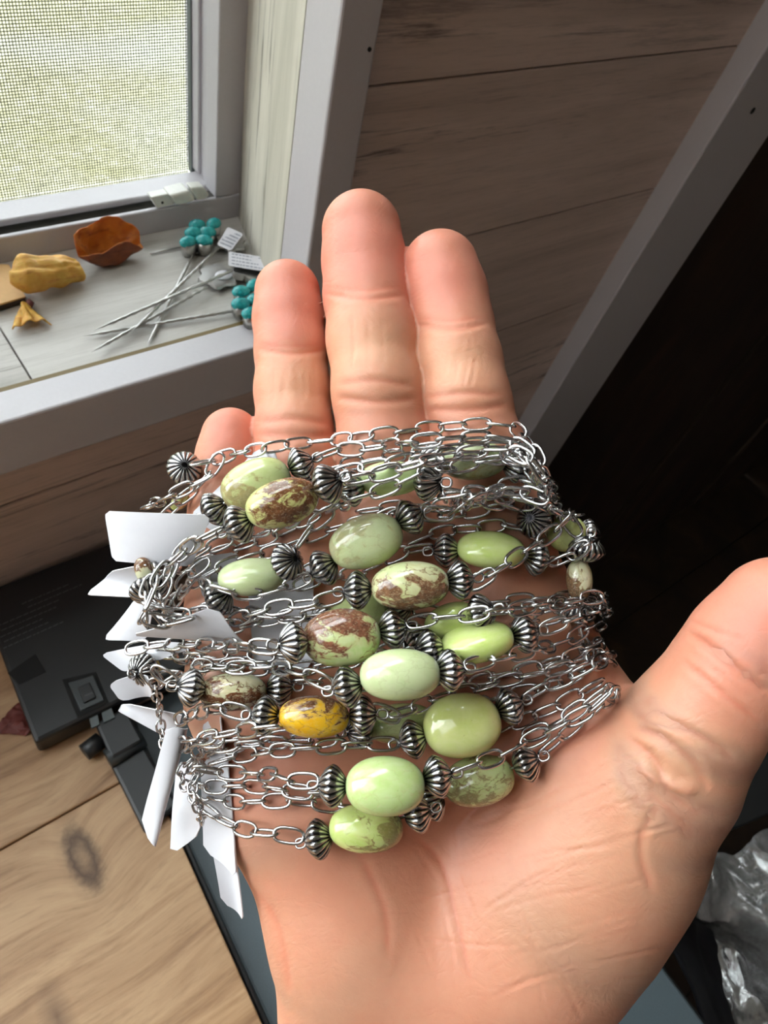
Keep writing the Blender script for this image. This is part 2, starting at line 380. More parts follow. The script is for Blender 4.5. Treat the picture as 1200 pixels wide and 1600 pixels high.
# window casing, right-hand stile (front in shade, left edge lit)
cas = empty('trim_1', (.2, .255, zf(-.26)), kind='structure')
poly_box('casing_board', [(.1916, .252, zf(-.262)), (.2112, .252, zf(-.262)), (.2112, .252, 2.0), (.1916, .252, 2.0)],
         [(.1916, .2755, zf(-.262)), (.2112, .2755, zf(-.262)), (.2112, .2755, 2.0), (.1916, .2755, 2.0)], M['trim'], cas, .0012)
for (x, y) in ((577, 77),):
    q = ony(x, y, .2519); cyl('nail_hole', q-np.array([0, .0004, 0]), q+np.array([0, .001, 0]), .0009, M['wire_dark'], cas, 12)
apron = empty('trim_2', (0, .255, zf(-.27)), kind='structure')
box('sill_nosing', -1.2, .2112, .2545, .2735, zf(-.291), zf(-.2585), M['trim'], apron, .0012)
box('caulk_line', -1.2, .1905, .2733, .2762, zf(-.28), zf(-.2592), M['caulk'], apron)
# leaning upright board right of the planks
tilt = np.array([-.0467, 0, -.34]); tilt /= np.linalg.norm(tilt)
up = -tilt; acr = np.array([-up[2], 0, up[0]])*-1
tb = empty('trim_3', (.5, .25, zf(-.3)), kind='structure')
def slant(name, a, wdt, y0, y1, up_len, dn_len, m, parent, bevel):
    b = np.array(a, float); c = [b-up*dn_len, b-up*dn_len+acr*wdt, b+up*up_len+acr*wdt, b+up*up_len]
    return poly_box(name, [(p[0], y0, p[2]) for p in c], [(p[0], y1, p[2]) for p in c], m, parent, bevel)
a0 = np.array([.5247, 0, zf(-.1337)])
slant('upright_board', a0, .083, .252, .272, .5, .9, M['trim'], tb, .0015)
slant('upright_edge_strip', a0+acr*.0832, .012, .262, .272, .5, .9, M['vinyl'], tb, .001)
q = ony(1176, 173, .2519); cyl('nail_hole', q-np.array([0, .0004, 0]), q+np.array([0, .001, 0]), .0022, M['wire_dark'], tb, 12)
wr = empty('wall_right', (.7, .3, 0), kind='structure')
for k in range(7): slant('dark_board', a0+acr*(.088+.225*k), .222, .275+.006*(k % 2), .295+.006*(k % 2), .9, 1.02, M['darkwood'], wr, .002)
fl = empty('floor', (0, 0, 0), kind='structure')
box('subfloor', -1.7, 2.3, -1.7, .4, -.06, -.02, M['dark'], fl)
for k in range(12): box('floorboard', -1.6, 2.2, -1.6+.16*k, -1.6+.16*k+.158, -.02, 0, M['darkwood'], fl, .001)
ce = empty('ceiling', (0, 0, 2.3), kind='structure'); box('ceiling_panel', -1.6, 2.2, -1.6, .32, 2.3, 2.33, M['trim'], ce)
wl2 = empty('wall_side', (1.4, 0, 0), kind='structure'); box('side_panel', 1.9, 1.93, -1.6, .3, 0, 2.3, M['darkwood'], wl2)
wb2 = empty('wall_rear', (0, -1.6, 0), kind='structure')
box('rear_panel', -1.6, 2.2, -1.63, -1.6, 0, 2.3, M['roomwall'], wb2)
wl = empty('wall_left', (-1.6, 0, 0), kind='structure')
box('left_panel', -1.63, -1.6, -1.6, .3, 0, 2.3, M['roomwall'], wl)

# ------------------------------------------------------------------ window
win = empty('window_1', (0, .37, SILL), kind='structure')
sx = onz(52, 597, SILL)[0]
box('sill_board', sx+.0004, .236, .276, .375, SILL-.018, SILL, M['sill'], win, .0005)
box('sill_board', -1.2, sx-.0004, .276, .375, SILL-.018, SILL+.0004, M['sill'], win, .0005)
poly_box('reveal_panel', [(.1918, .2756, SILL), (.2205, .367, SILL), (.2205, .367, 2.0), (.1918, .2756, 2.0)],
         [(.2105, .2756, SILL), (.2365, .367, SILL), (.2365, .367, 2.0), (.2105, .2756, 2.0)], M['reveal'], win)
zt = ony(0, 369, .365)[2]; zt2 = ony(225, 334, .365)[2]
box('frame_rail', -1.2, .2205, .365, .3682, SILL, (zt+zt2)/2, M['vinyl'], win, .0008)
box('frame_stile', .2042, .2205, .3655, .378, (zt+zt2)/2+.0003, 2.0, M['vinyl'], win, .0008)
box('track', -1.2, .2195, .3684, .3995, SILL-.004, SILL+.007, M['gap'], win)
box('jamb', .2085, .2205, .378, .404, SILL+.011, 2.0, M['vinyl'], win)
zr0 = ony(0, 353, .381)[2]; zr1 = ony(0, 345, .381)[2]
box('sash_rail', -1.2, ony(331, 280, .381)[0], .381, .398, zr0-.001, zr1, M['trim'], win, .001)
box('sash_stile', ony(310, 200, .392)[0], ony(338, 200, .392)[0]+.002, .392, .408, zr1+.001, 2.0, M['vinyl'], win, .0008)
xs = ony(297, 60, .4)[0]
box('gasket', xs, xs+.0022, .3995, .4035, zr1-.002, 2.0, M['gasket'], win)
box('gasket', -1.2, xs+.004, .3995, .4035, zr1-.004, ony(150, 296, .4)[2]-.0005, M['gasket'], win)
box('screen_bead', xs+.0024, xs+.0062, .397, .4035, zr1, 2.0, M['trim'], win, .0006)
# insect screen: real wires
v = []; f = []
def wire(a, b, r=.00029):
    a = np.array(a); b = np.array(b); k = len(v); ax = 0 if abs(b[0]-a[0]) > abs(b[2]-a[2]) else 2; oth = 2-ax
    for p in (a, b):
        for dy, dz in ((-r, 0), (0, -r), (r, 0), (0, r)):
            q = p.copy(); q[1] += dy; q[oth] += dz; v.append(q)
    f.extend([(k+j, k+(j+1) % 4, k+4+(j+1) % 4, k+4+j) for j in range(4)])
zlo = zr1-.006; pitch = .00150
for k in range(340): wire((xs-.0005-k*pitch, .404, zlo), (xs-.0005-k*pitch, .404, zlo+.60))
for k in range(400): wire((xs-.515, .4036, zlo+k*pitch), (xs, .4036, zlo+k*pitch))
box('sash_rail', xs-.52, xs+.004, .392, .408, zlo+.60, zlo+.63, M['vinyl'], win, .0008)
box('mullion', xs-.56, xs-.515, .366, .408, zr1+.001, 2.0, M['vinyl'], win, .001)
box('frame_stile', -1.2, -1.165, .3655, .404, SILL+.02, 2.0, M['vinyl'], win, .001)
box('head_rail', -1.2, .2205, .366, .404, 2.0, 2.03, M['vinyl'], win, .001)
off = np.array(win.location)
sc_ = link('insect_screen', mesh('insect_screen', [p-off for p in v], f), M['screenwire'], win); sc_['kind'] = 'stuff'
box('glass_pane', -1.2, xs+.01, .415, .418, zr1-.01, 2.0, M['glass'], win)
# white latch lying in the track
lt = empty('latch', ony(280, 305, .372), 'broken white plastic window latch lying in the window track', 'latch')
def px_prism(name, pts, Y, th, m, parent, bevel=0): 
    fr = [ony(x, y, Y) for x, y in pts]; return poly_box(name, fr, [p+np.array([0, th, 0]) for p in fr], m, parent, bevel)
px_prism('tab', [(236, 309), (263, 303), (273, 320), (246, 326)], .3645, .006, M['latch'], lt, .0006)
px_prism('bracket', [(265, 306), (296, 298), (306, 313), (293, 319), (275, 321)], .3625, .010, M['latch'], lt, .0012)
px_prism('arm', [(298, 294), (318, 292), (328, 305), (322, 312), (308, 314)], .3638, .007, M['latch'], lt, .0010)
q = ony(254, 317, .3642); cyl('screw_hole', q, q+np.array([0, .002, 0]), .0008, M['wire_dark'], lt, 10)
# ground outside
gv = []; gf = []; nx, ny = 60, 60
for j in range(ny):
    for i in range(nx):
        x = -25+50*i/(nx-1); y = .6+40*(j/(ny-1))**1.6; gv.append((x, y, -.35+.10*mnoise.noise(Vector((x*1.1, y*1.1, 0)))+.05*mnoise.noise(Vector((x*4, y*4, 3)))))
for j in range(ny-1):
    for i in range(nx-1): gf.append((j*nx+i, j*nx+i+1, (j+1)*nx+i+1, (j+1)*nx+i))
tag(link('lawn', mesh('lawn', gv, gf, True), M['grass']), 'pale dry grass outside the window behind the screen', 'grass', kind='stuff')
# ------------------------------------------------------------------ desk and the things on it
DZ = zf(-.41)
desk = empty('desk', (0, .1, DZ), 'oak desk of boards under the sill, black device lying on it', 'desk')
def desk_edge(y): return .0336+.062*max(y-.0, -.3)
ys = [-.30, -.02, .1352, .268]
ysl = [.0, .0, .0035, .0]                                  # joints run a little askew
for k in range(3):
    y0, y1 = ys[k]+.0004, ys[k+1]-.0004
    c = [(-.75, y0+ysl[k]*2, DZ), (desk_edge(y0), y0, DZ), (desk_edge(y1), y1, DZ), (-.75, y1+ysl[k+1]*2, DZ)]
    poly_box('board', c, [(a, b, d-.022) for a, b, d in c], M['wood'], desk, .0008)
for (x, y) in ((-.72, .24), (.00, .24), (-.72, -.27), (-.03, -.27)): box('leg', x-.02, x+.02, y-.02, y+.02, 0, DZ-.0222, M['wood'], desk)
# slate-grey lid with black rim, beside the desk
bin_ = empty('storage_bin', (.14, .0, 0), 'slate grey lidded bin with a black rim close beside the desk edge', 'bin')
SZ = zf(-.424)
lx = lambda y: desk_edge(y)+.0014
ya, yb = -.30, .175
c = [(lx(ya), ya), (.218, ya), (.222, -.10), (.232, -.076), (.235, yb), (lx(yb), yb)]
poly_box('rim', [(a, b, SZ) for a, b in c], [(a, b, SZ-.03) for a, b in c], M['black_plastic'], bin_, .0008)
cc = np.array(c); ctr = cc.mean(0); ci = [(a+(.0022 if a < .1 else -.0022), b+(.0022 if b < 0 else -.0022)) for a, b in c]
poly_box('lid', [(a, b, SZ+.0025) for a, b in ci], [(a, b, SZ-.004) for a, b in ci], M['slate'], bin_, .0015)
cb = [(a+(.012 if a < .1 else -.012), b+(.012 if b < 0 else -.012)) for a, b in c]
poly_box('body', [(a, b, SZ-.0302) for a, b in cb], [(a, b, 0.0) for a, b in cb], M['black_plastic'], bin_)
# black hinged device
DT = DZ+.016
dev = empty('device', (.04, .2, DZ), 'black plastic device with a hinged foot lying on the desk against the wall', 'device')
def slab(name, pts, z0, z1, m, bev=.001, parent=dev): return poly_box(name, [(a, b, z1) for a, b in pts], [(a, b, z0) for a, b in pts], m, parent, bev)
slab('body', [(-.0005, .1705), (.060, .1690), (.0885, .1685), (.0885, .2665), (.008, .2680), (.0035, .235)], DZ+.0004, DT, M['black_plastic'], .0022)
g = lambda x, y: onz(x, y, DT)[:2]
slab('panel_recess', [g(97, 1062), g(121, 1122), g(170, 1098), g(150, 1050)], DT-.0002, DT+.0004, M['wire_dark'], .0002)
slab('battery_catch', [g(107, 1068), g(126, 1113), g(164, 1096), g(147, 1056)], DT, DT+.0016, M['dark_plastic'], .0006)
slab('button', [g(122, 1078), g(132, 1102), g(151, 1093), g(141, 1069)], DT+.0016, DT+.0030, M['black_plastic'], .0005)
slab('slot', [g(133, 1090), g(134, 1093), g(146, 1088), g(145, 1085)], DT+.0029, DT+.0032, M['label_ink'], 0)
slab('vent_recess', [g(12, 1052), g(30, 1070), g(72, 1050), g(55, 1022)], DT-.0002, DT+.0003, M['wire_dark'], .0002)
slab('foot', [(.0262, .1040), (.0462, .1075), (.0455, .146), (.0265, .146)], DZ+.0005, DZ+.0055, M['black_plastic'], .0018)
slab('hinge_block', [(.0275, .1445), (.0455, .145), (.0455, .1670), (.0285, .1670)], DZ+.0005, DZ+.0120, M['black_plastic'], .0016)
cyl('hinge_bar', (.0263, .1475, DZ+.0068), (.0462, .1485, DZ+.0068), .0052, M['dark_plastic'], dev, 28)
cyl('knob', (.0180, .1570, DZ+.0062), (.0278, .1590, DZ+.0062), .0048, M['black_plastic'], dev, 12)
for (a, b, c_, d) in (((139, 1120), (143, 1138), (156, 1132), (152, 1114)), ((158, 1112), (162, 1129), (180, 1121), (174, 1105))):
    slab('contact', [onz(*a, DZ+.013)[:2], onz(*b, DZ+.013)[:2], onz(*c_, DZ+.013)[:2], onz(*d, DZ+.013)[:2]], DZ+.0115, DZ+.0132, M['gasket'], .0003)
v = []; f = []
def dash(p, q, h):
    k = len(v); p = np.array(p); q = np.array(q); n = np.array([-(q-p)[1], (q-p)[0]]); n = n/np.linalg.norm(n)*h
    for c2 in (p-n, q-n, q+n, p+n): v.append((c2[0], c2[1], DT+.00025))
    f.append((k, k+1, k+2, k+3))
rr = random.Random(3)
for row in range(7):
    x = .0045+rr.random()*.003+.0011*row*.3; y = .2285+row*.0036
    if row > 4: x += .016
    end = x+.022+rr.random()*.016
    while x < end:
        l = .0008+rr.random()*.0026; dash((x, y), (x+l, y+.0002), .00028); x += l+.0007
pr = link('label_print', mesh('label_print', [np.array(p)-np.array(dev.location) for p in v], f), M['label_ink'], dev); pr['kind'] = 'stuff'

def petal_mesh(pts, cols, prof, seed, th=.0006):
    """curled dried petal: grid of rows (u across, w along), prof(u,w)->(x,y,z)"""
    v = []; n, m = pts, cols
    for j in range(m+1):
        for i in range(n+1):
            p = np.array(prof(i/n, j/m)); k = Vector(p*160+seed)
            p = p+.0012*np.array(mnoise.noise_vector(k))+.0006*np.array(mnoise.noise_vector(k*2.6)); v.append(p)
    f = [(j*(n+1)+i, j*(n+1)+i+1, (j+1)*(n+1)+i+1, (j+1)*(n+1)+i) for j in range(m) for i in range(n)]
    me = mesh('petal', v, f, True); return me
def petal_obj(mk, pr_, ctr, m, label, seed, rot=0, extra=None):
    me = petal_mesh(26, 26, pr_, seed); zmin = min(v_.co.z for v_ in me.vertices)
    me.transform(Matrix.Translation((0, 0, -zmin+.0007)))
    o = link('dried_petal', me, m); o.location = ctr; o.rotation_euler[2] = rot
    md = o.modifiers.new('s', 'SOLIDIFY'); md.thickness = .0007
    ms = o.modifiers.new('b', 'SUBSURF'); ms.levels = 1; ms.render_levels = 1
    return tag(o, label, 'petal', 'dried petals on the sill')
# folded golden petal: fan narrowing to the right, folded over itself
def pg(u, w_):
    t = w_; L = .034*(t-.5); wd = .0112*(1-.42*t)*min(1, (t+.02)/.16)**.5; a = math.pi*(u*1.62-.31)
    rip = .0016*math.sin(u*26+3*t)*(1-t)**1.3+.0007*math.sin(u*61)
    return (L-.004*math.cos(a)*(1-t), -wd*math.cos(a)*1.0, (wd*.75+rip)*math.sin(a)+.0085*(1-.5*t))
og = petal_obj(0, pg, onz(74, 440, SILL+.004)*[1, 1, 0]+np.array([0, 0, SILL+.0024]), M['petal_gold'], 'golden folded dried petal beside the tan card on the sill', 3.1, .14)
og.rotation_euler[1] = .13
# rust cupped petal, open to the viewer with a rolled front lip
def pr_(u, w_):
    a = math.pi*(w_*1.05-.98); r = .0088+.0028*math.sin(math.pi*u); x = (u-.5)*.036
    return (x, r*math.cos(a)*1.05, r*math.sin(a)*1.0+.008+(.0035*math.sin(math.pi*u) if w_ < .2 else 0))
def pcup(u, w_):
    a, b = 2*u-1, 2*w_-1; x = a*math.sqrt(1-b*b/2); y = b*math.sqrt(1-a*a/2); r2 = x*x+y*y
    h = r2*(.0195 if y > 0 else .0105)*(.75+.25*abs(y)); roll = max(0, -y-.55)
    return (.0185*x, .0125*y*(1-.25*r2)+.012*roll, h+.0015*math.sin(x*5)*r2+.004*roll)
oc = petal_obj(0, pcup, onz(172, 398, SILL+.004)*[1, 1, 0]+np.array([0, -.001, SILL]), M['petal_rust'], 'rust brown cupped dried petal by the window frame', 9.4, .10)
oc.data.materials.append(M['petal_shade']); oc.modifiers[0].material_offset = 1  # inner face gets the darker colour that stands in for shade
def ps(u, w_):
    wd = .002+.0095*w_; return ((u-.5)*2*wd*.8+.001, .007-.015*w_, .0035*math.sin(math.pi*u)*(1-.3*w_)+.0012*math.sin(u*18)*w_)
petal_obj(0, ps, onz(42, 500, SILL)*[1, 1, 0]+np.array([0, 0, SILL]), M['petal_gold'], 'small crumpled yellow petal fragment in front of the golden petal', 5.2, -.1)
petal_obj(0, lambda u, w_: ((u-.5)*.014*(.5+w_), (w_-.5)*.016, .002+.0015*math.sin(math.pi*u)), np.array([-.0035, .191, DZ]), M['petal_red'], 'dark red dried petal on the desk beside the black device', 6.6, .5)
o = tube('stem_scrap', [onz(44, 470, SILL+.003), onz(48, 474, SILL+.0025), onz(47, 481, SILL+.0015)], [.0013, .0018, .001], M['petal_red']); tag(o, 'tiny dark red stem scrap under the golden folded petal', 'stem')
# tan card block at the left edge
kc = [onz(0, 412, SILL+.0045), onz(14, 413, SILL+.0045), onz(40, 463, SILL+.0045), onz(0, 475, SILL+.0045), onz(-60, 492, SILL+.0045), onz(-60, 428, SILL+.0045)]
kb = empty('card_block', (kc[2][0]-.02, kc[2][1], SILL), 'tan card with a dark edge at the end of the sill', 'card')
kc = [(p[0], p[1]) for p in kc]
slab('card_face', kc, SILL+.0036, SILL+.0045, M['kraft'], .0002, kb); slab('card_core', [(a-.0003, b+.0002) for a, b in kc], SILL+.0005, SILL+.00355, M['brownedge'], .0002, kb)

# ------------------------------------------------------------------ hair pins / stick pins on the sill
def ellipsoid(name, ctr, rx, ry, rz, m, parent, rot=None, n=16, k=10, pw=1.0):
    v = []; f = []
    for j in range(k+1):
        ph = math.pi*j/k
        for i in range(n):
            th = 2*math.pi*i/n; v.append(Vector((rx*math.sin(ph)*math.cos(th), ry*math.sin(ph)*math.sin(th), rz*math.cos(ph))))
    for j in range(k):
        for i in range(n): f.append((j*n+i, (j+1)*n+i, (j+1)*n+(i+1) % n, j*n+(i+1) % n))
    me = mesh(name, v, f, True)
    bm = bmesh.new(); bm.from_mesh(me); bmesh.ops.remove_doubles(bm, verts=bm.verts, dist=1e-7); bmesh.ops.recalc_face_normals(bm, faces=bm.faces); bm.to_mesh(me); bm.free()
    if rot is not None: me.transform(rot)
    return link(name, me, m, parent, Vector(ctr)-(parent.location if parent else Vector()))
def pin(tip, head, zt, zh, label, kind, stones=(), tagpx=None, bend=0.0):
    a = onz(*tip, SILL+zt); b = onz(*head, SILL+zh); L = np.linalg.norm(b-a)
    root = empty('stick_pin', b, label, 'pin', 'silver stick pins lying on the sill')
    n = 60; pts = [a+(b-a)*t+np.array([0, 0, bend*math.sin(math.pi*t)]) for t in np.linspace(0, 1, n)]
    rad = [.00085*min(1, .08+t*7) for t in np.linspace(0, 1, n)]
    tube('shaft', pts, rad, M['steel'], root, 8, .75)
    if kind == 'turq':
        for (sx_, sy_) in stones:
            c = onz(sx_, sy_, SILL+.010)
            rt = Matrix.Rotation(rr.uniform(-.4, .4), 4, 'Z') @ Matrix.Rotation(.25, 4, 'X')
            cy = cyl('bezel', (c[0], c[1], SILL+.0016), (c[0], c[1], SILL+.0088), .0036, M['steel'], root, 18, .0043)
            ellipsoid('turquoise_stone', (c[0], c[1], SILL+.0092), .0052, .0038, .0030, M['turq'], root, rt)
        cs = np.mean([onz(*s_, SILL+.010) for s_ in stones], axis=0); cyl('backplate', (cs[0], cs[1], SILL+.0008), (cs[0], cs[1], SILL+.0016), .009, M['steel'], root, 20)
    else:
        c = onz(*stones[0], SILL+.004); Rf = stones[1]; v = []; f = []
        N = 64
        for i in range(N):
            th = 2*math.pi*i/N; r = Rf*(1+.13*math.cos(6*th)); v.append((c[0]+r*math.cos(th), c[1]+r*math.sin(th), SILL+.0030))
        top = [(c[0]+(x-c[0])*.93, c[1]+(y-c[1])*.93, SILL+.0042+stones[2]) for x, y, z in v]
        poly_box('flower_plate', top, v, M['steel'], root)
        cyl('stud', (c[0], c[1], SILL+.0005), (c[0], c[1], SILL+.0029), .004, M['steel'], root, 16)
    if tagpx:
        q = [onz(x, y, SILL+.0095+stones_h) for (x, y), stones_h in tagpx[0]]
        tg = rounded_tag('price_tag', q, .0009, .00025, root, 0.0)
        if tagpx[1]:
            v = []; f = []; q = [np.array(p) for p in q]
            for row in range(tagpx[1]):
                t = .16+row*.68/(tagpx[1]-1 if tagpx[1] > 1 else 1); s_ = .08
                while s_ < .90:
                    l = rr.uniform(.03, .10)
                    for (ss, tt) in ((s_, t-.035), (min(s_+l, .94), t-.035), (min(s_+l, .94), t+.035), (s_, t+.035)):
                        p = (q[0]*(1-ss)+q[1]*ss)*(1-tt)+(q[3]*(1-ss)+q[2]*ss)*tt; v.append(p+np.array([0, 0, .0003])-np.array(root.location))
                    k = len(v); f.append((k-4, k-3, k-2, k-1)); s_ += l+.025
            o = link('tag_writing', mesh('tag_writing', v, f), M['ink'], tg); o.location = -tg.location; o['kind'] = 'stuff'
    return root
def rounded_tag(name, q, rad, th, parent, bend=0.0, nu=24, nv=14, m=None):
    """paper rectangle on four 3-D corners (perimeter order), rounded corners, bent"""
    q = [np.array(p, float) for p in q]; lu = np.linalg.norm(q[1]-q[0]); lv = np.linalg.norm(q[3]-q[0])
    nrm = np.cross(q[1]-q[0], q[3]-q[0]); nrm /= np.linalg.norm(nrm); v = []; f = []
    us = np.linspace(0, 1, nu+1); vs = np.linspace(0, 1, nv+1); ru = min(.45, rad/lu); rv = min(.45, rad/lv)
    for b in vs:
        ev = min(b, 1-b)
        ins = 0 if ev >= rv else ru*(1-math.sqrt(max(0, 1-(1-ev/rv)**2)))
        for a in us:
            aa = ins+a*(1-2*ins)
            p = (q[0]*(1-aa)+q[1]*aa)*(1-b)+(q[3]*(1-aa)+q[2]*aa)*b
            v.append(p+nrm*bend*(4*aa*(1-aa))+nrm*th*1.5*mnoise.noise(Vector(p*90)))
    n = nu+1
    for j in range(nv):
        for i in range(nu): f.append((j*n+i, j*n+i+1, (j+1)*n+i+1, (j+1)*n+i))
    ctr = np.mean(v, axis=0); me = mesh(name, [p-ctr for p in v], f, True)
    bm = bmesh.new(); bm.from_mesh(me); bmesh.ops.solidify(bm, geom=bm.faces[:], thickness=th); bmesh.ops.recalc_face_normals(bm, faces=bm.faces); bm.to_mesh(me); bm.free()
    me.polygons.foreach_set('use_smooth', [False]*len(me.polygons))
    return link(name, me, m or M['paper'], parent, Vector(ctr-(np.array(parent.location) if parent else 0)))
pin((228, 543), (308, 384), .0015, .0030, 'stick pin with six turquoise stones by the window frame', 'turq', [(308, 350), (334, 348), (302, 362), (324, 361), (294, 376), (319, 374)], bend=-.0002)
pin((204, 520), (342, 386), .0042, .0055, 'stick pin under the small slanted paper tag', 'flower', [(360, 378), .0085, 0.0], ([((356, 355), .002), ((380, 366), .002), ((361, 392), 0), ((339, 383), 0)], 5), 0)
pin((147, 516), (362, 423), .0055, .0075, 'stick pin with silver flower back under the larger printed tag', 'flower', [(392, 425), .0105, .003], ([((357, 393), .0), ((423, 404), .0), ((416, 425), .0), ((357, 415), .0)], 4), 0)
p4 = pin((143, 550), (325, 447), .0030, .0040, 'stick pin with a silver flower and white oval sticker', 'flower', [(340, 430), .0105, 0.0], None, 0)
cst = onz(350, 430, SILL+.0044); ellipsoid('sticker', cst, .0052, .0042, .0008, M['paper'], p4)
pin((130, 525), (370, 485), .0015, .0025, 'stick pin with turquoise cluster beside the ring finger', 'turq', [(377, 454), (398, 444), (376, 473), (392, 488), (400, 466)], bend=0)
tube('loose_wire_pin', [onz(235, 396, SILL+.001), onz(282, 386, SILL+.001)], .0005, M['steel']); tag(bpy.data.objects['loose_wire_pin'], 'thin dark wire pin lying alone behind the stick pins', 'wire')

# ------------------------------------------------------------------ dark things low on the right
bb = empty('black_box', (.42, -.05, 0), 'black box with a sharp top edge standing right of the thumb', 'box')
bt = zf(-.5)
c = [onz(1040, 1340, bt), onz(1210, 1268, bt), onz(1420, 1150, bt), onz(1180, 1160, bt), onz(1090, 1190, bt)]
c = [(p[0], p[1]) for p in c]
poly_box('lid', [(a, b, bt) for a, b in c], [(a, b, bt-.02) for a, b in c], M['black_plastic'], bb, .0012)
poly_box('body', [(a+.001, b+.002, bt-.0202) for a, b in c], [(a+.001, b+.002, .001) for a, b in c], M['black_cloth'], bb)
def sheet(name, ctrl, m, thick, nu=40, nv=40, fold=0.0, parent=None, kind='film'):
    """crumpled sheet through a grid of control points (rows of 3-D points)"""
    rows = [crom(r_, nu) for r_ in ctrl]; cols = [crom([r_[i] for r_ in rows], nv) for i in range(nu)]
    v = []; f = []
    for j in range(nv):
        for i in range(nu):
            p = cols[i][j]; k = Vector(p*38)
            p = p+fold*np.array(mnoise.noise_vector(k))+fold*.5*(np.abs(np.array(mnoise.noise_vector(k*1.9)))-.3)+fold*.12*(np.abs(np.array(mnoise.noise_vector(k*4.1)))-.3); v.append(p)
    for j in range(nv-1):
        for i in range(nu-1): f.append((j*nu+i, j*nu+i+1, (j+1)*nu+i+1, (j+1)*nu+i))
    ctr = np.mean(v, axis=0); o = link(name, mesh(name, [p-ctr for p in v], f, True), m, parent, Vector(ctr))
    md = o.modifiers.new('s', 'SOLIDIFY'); md.thickness = thick; return o
bag = sheet('plastic_bag', [[onz(1010, 1370, zf(-.478)), onz(1060, 1310, zf(-.466)), onz(1130, 1330, zf(-.470)), onz(1220, 1290, zf(-.470))],
                            [onz(1030, 1412, zf(-.474)), onz(1078, 1380, zf(-.455)), onz(1140, 1400, zf(-.468)), onz(1225, 1370, zf(-.455))],
                            [onz(1070, 1428, zf(-.480)), onz(1110, 1434, zf(-.460)), onz(1145, 1440, zf(-.470)), onz(1225, 1440, zf(-.452))],
                            [onz(1112, 1450, zf(-.505)), onz(1130, 1455, zf(-.500)), onz(1165, 1480, zf(-.495)), onz(1230, 1520, zf(-.480))],
                            [onz(1150, 1620, zf(-.515)), onz(1170, 1620, zf(-.51)), onz(1200, 1640, zf(-.505)), onz(1260, 1640, zf(-.50))]], M['film'], .0003, 84, 84, .0055)
tag(bag, 'crumpled clear plastic bag draped at the corner beside the wrist', 'bag')
ct = sheet('black_cloth', [[onz(985, 1440, zf(-.53)), onz(1050, 1400, zf(-.505)), onz(1130, 1400, zf(-.55)), onz(1300, 1380, zf(-.57))],
                           [onz(1045, 1470, zf(-.50)), onz(1080, 1460, zf(-.53)), onz(1110, 1480, zf(-.56)), onz(1300, 1480, zf(-.58))],
                           [onz(1092, 1580, zf(-.49)), onz(1120, 1560, zf(-.53)), onz(1150, 1560, zf(-.57)), onz(1300, 1580, zf(-.59))],
                           [onz(1140, 1760, zf(-.50)), onz(1180, 1740, zf(-.53)), onz(1230, 1700, zf(-.55)), onz(1300, 1700, zf(-.60))]], M['black_cloth'], .0015, 36, 36, .003)
tag(ct, 'dark folded cloth between the slate bin and the clear plastic bag', 'cloth')
# ------------------------------------------------------------------ the hand: one smooth surface grown round a bone layout
PX = lambda r, d: r*d/FPX
def chain_cones(pts):
    out = []
    for (a, b) in zip(pts[:-1], pts[1:]): out.append((camc(*a[:2], a[3]), camc(*b[:2], b[3]), PX(a[2], a[3]), PX(b[2], b[3])))
    return out
# x, y, radius (px as seen), distance (m)
FINGERS = {
 'middle': [(565, 362, 62, .166), (569, 410, 63.5, .1645), (572, 462, 64.5, .162), (581, 530, 68.5, .1575), (590, 612, 69.5, .154), (603, 710, 74, .153), (618, 830, 80, .156)],
 'index': [(688, 421, 60, .163), (697, 462, 62.5, .162), (706, 510, 63, .160), (716, 566, 66.5, .1565), (727, 628, 69, .154), (745, 712, 75, .153), (768, 830, 82, .156)],
 'ring': [(449, 458, 51, .168), (451, 500, 53.5, .1665), (455, 548, 54.5, .164), (457, 610, 57, .161), (460, 674, 59, .158), (467, 760, 68, .155), (476, 860, 76, .157)],
 'pinky': [(361, 683, 46, .161), (357, 715, 48, .160), (353, 750, 49, .159), (350, 800, 52, .158), (350, 850, 54, .157), (364, 960, 64, .157)],
}
THUMB = [(1216, 962, 92, .126), (1172, 1018, 94, .126), (1128, 1074, 90, .1275), (1082, 1135, 98, .130), (1035, 1205, 112, .134), (960, 1320, 128, .142), (860, 1440, 130, .150)]
PALM = [  # metacarpals, heel, thenar and hypothenar pads, wrist, forearm
 [(768, 830, 82, .157), (800, 980, 92, .158), (790, 1200, 100, .158), (740, 1420, 110, .160)],
 [(618, 830, 80, .157), (640, 1000, 90, .158), (655, 1200, 100, .159), (680, 1420, 110, .160)],
 [(476, 860, 76, .157), (510, 1020, 90, .158), (550, 1200, 105, .158), (620, 1420, 115, .160)],
 [(364, 960, 64, .157), (405, 1080, 96, .157), (480, 1240, 118, .156), (570, 1400, 130, .156), (600, 1520, 128, .157)],
 [(800, 1010, 90, .157), (880, 1120, 92, .152), (940, 1210, 95, .147), (900, 1330, 120, .148)],
 [(940, 1280, 118, .144), (870, 1390, 138, .147), (790, 1500, 138, .152), (745, 1640, 150, .158)],
 [(570, 1480, 122, .154), (610, 1620, 150, .158), (630, 1800, 165, .163)],
 [(690, 1500, 150, .158), (695, 1640, 160, .159), (690, 1850, 175, .164), (680, 2200, 215, .172)],
 [(760, 1640, 150, .159), (745, 1850, 165, .164), (735, 2200, 200, .172)],
]
fing = [chain_cones(FINGERS[k]) for k in ('middle', 'index', 'ring', 'pinky')]
thumb = chain_cones(THUMB); palm = [c_ for ch in PALM for c_ in chain_cones(ch)]
def cone(p, a, b, ra, rb):
    ba = b-a; t = np.clip((p-a)@ba/(ba@ba), 0, 1); d = p-a-t[:, None]*ba
    return np.sqrt((d*d).sum(1))-(ra+(rb-ra)*t)
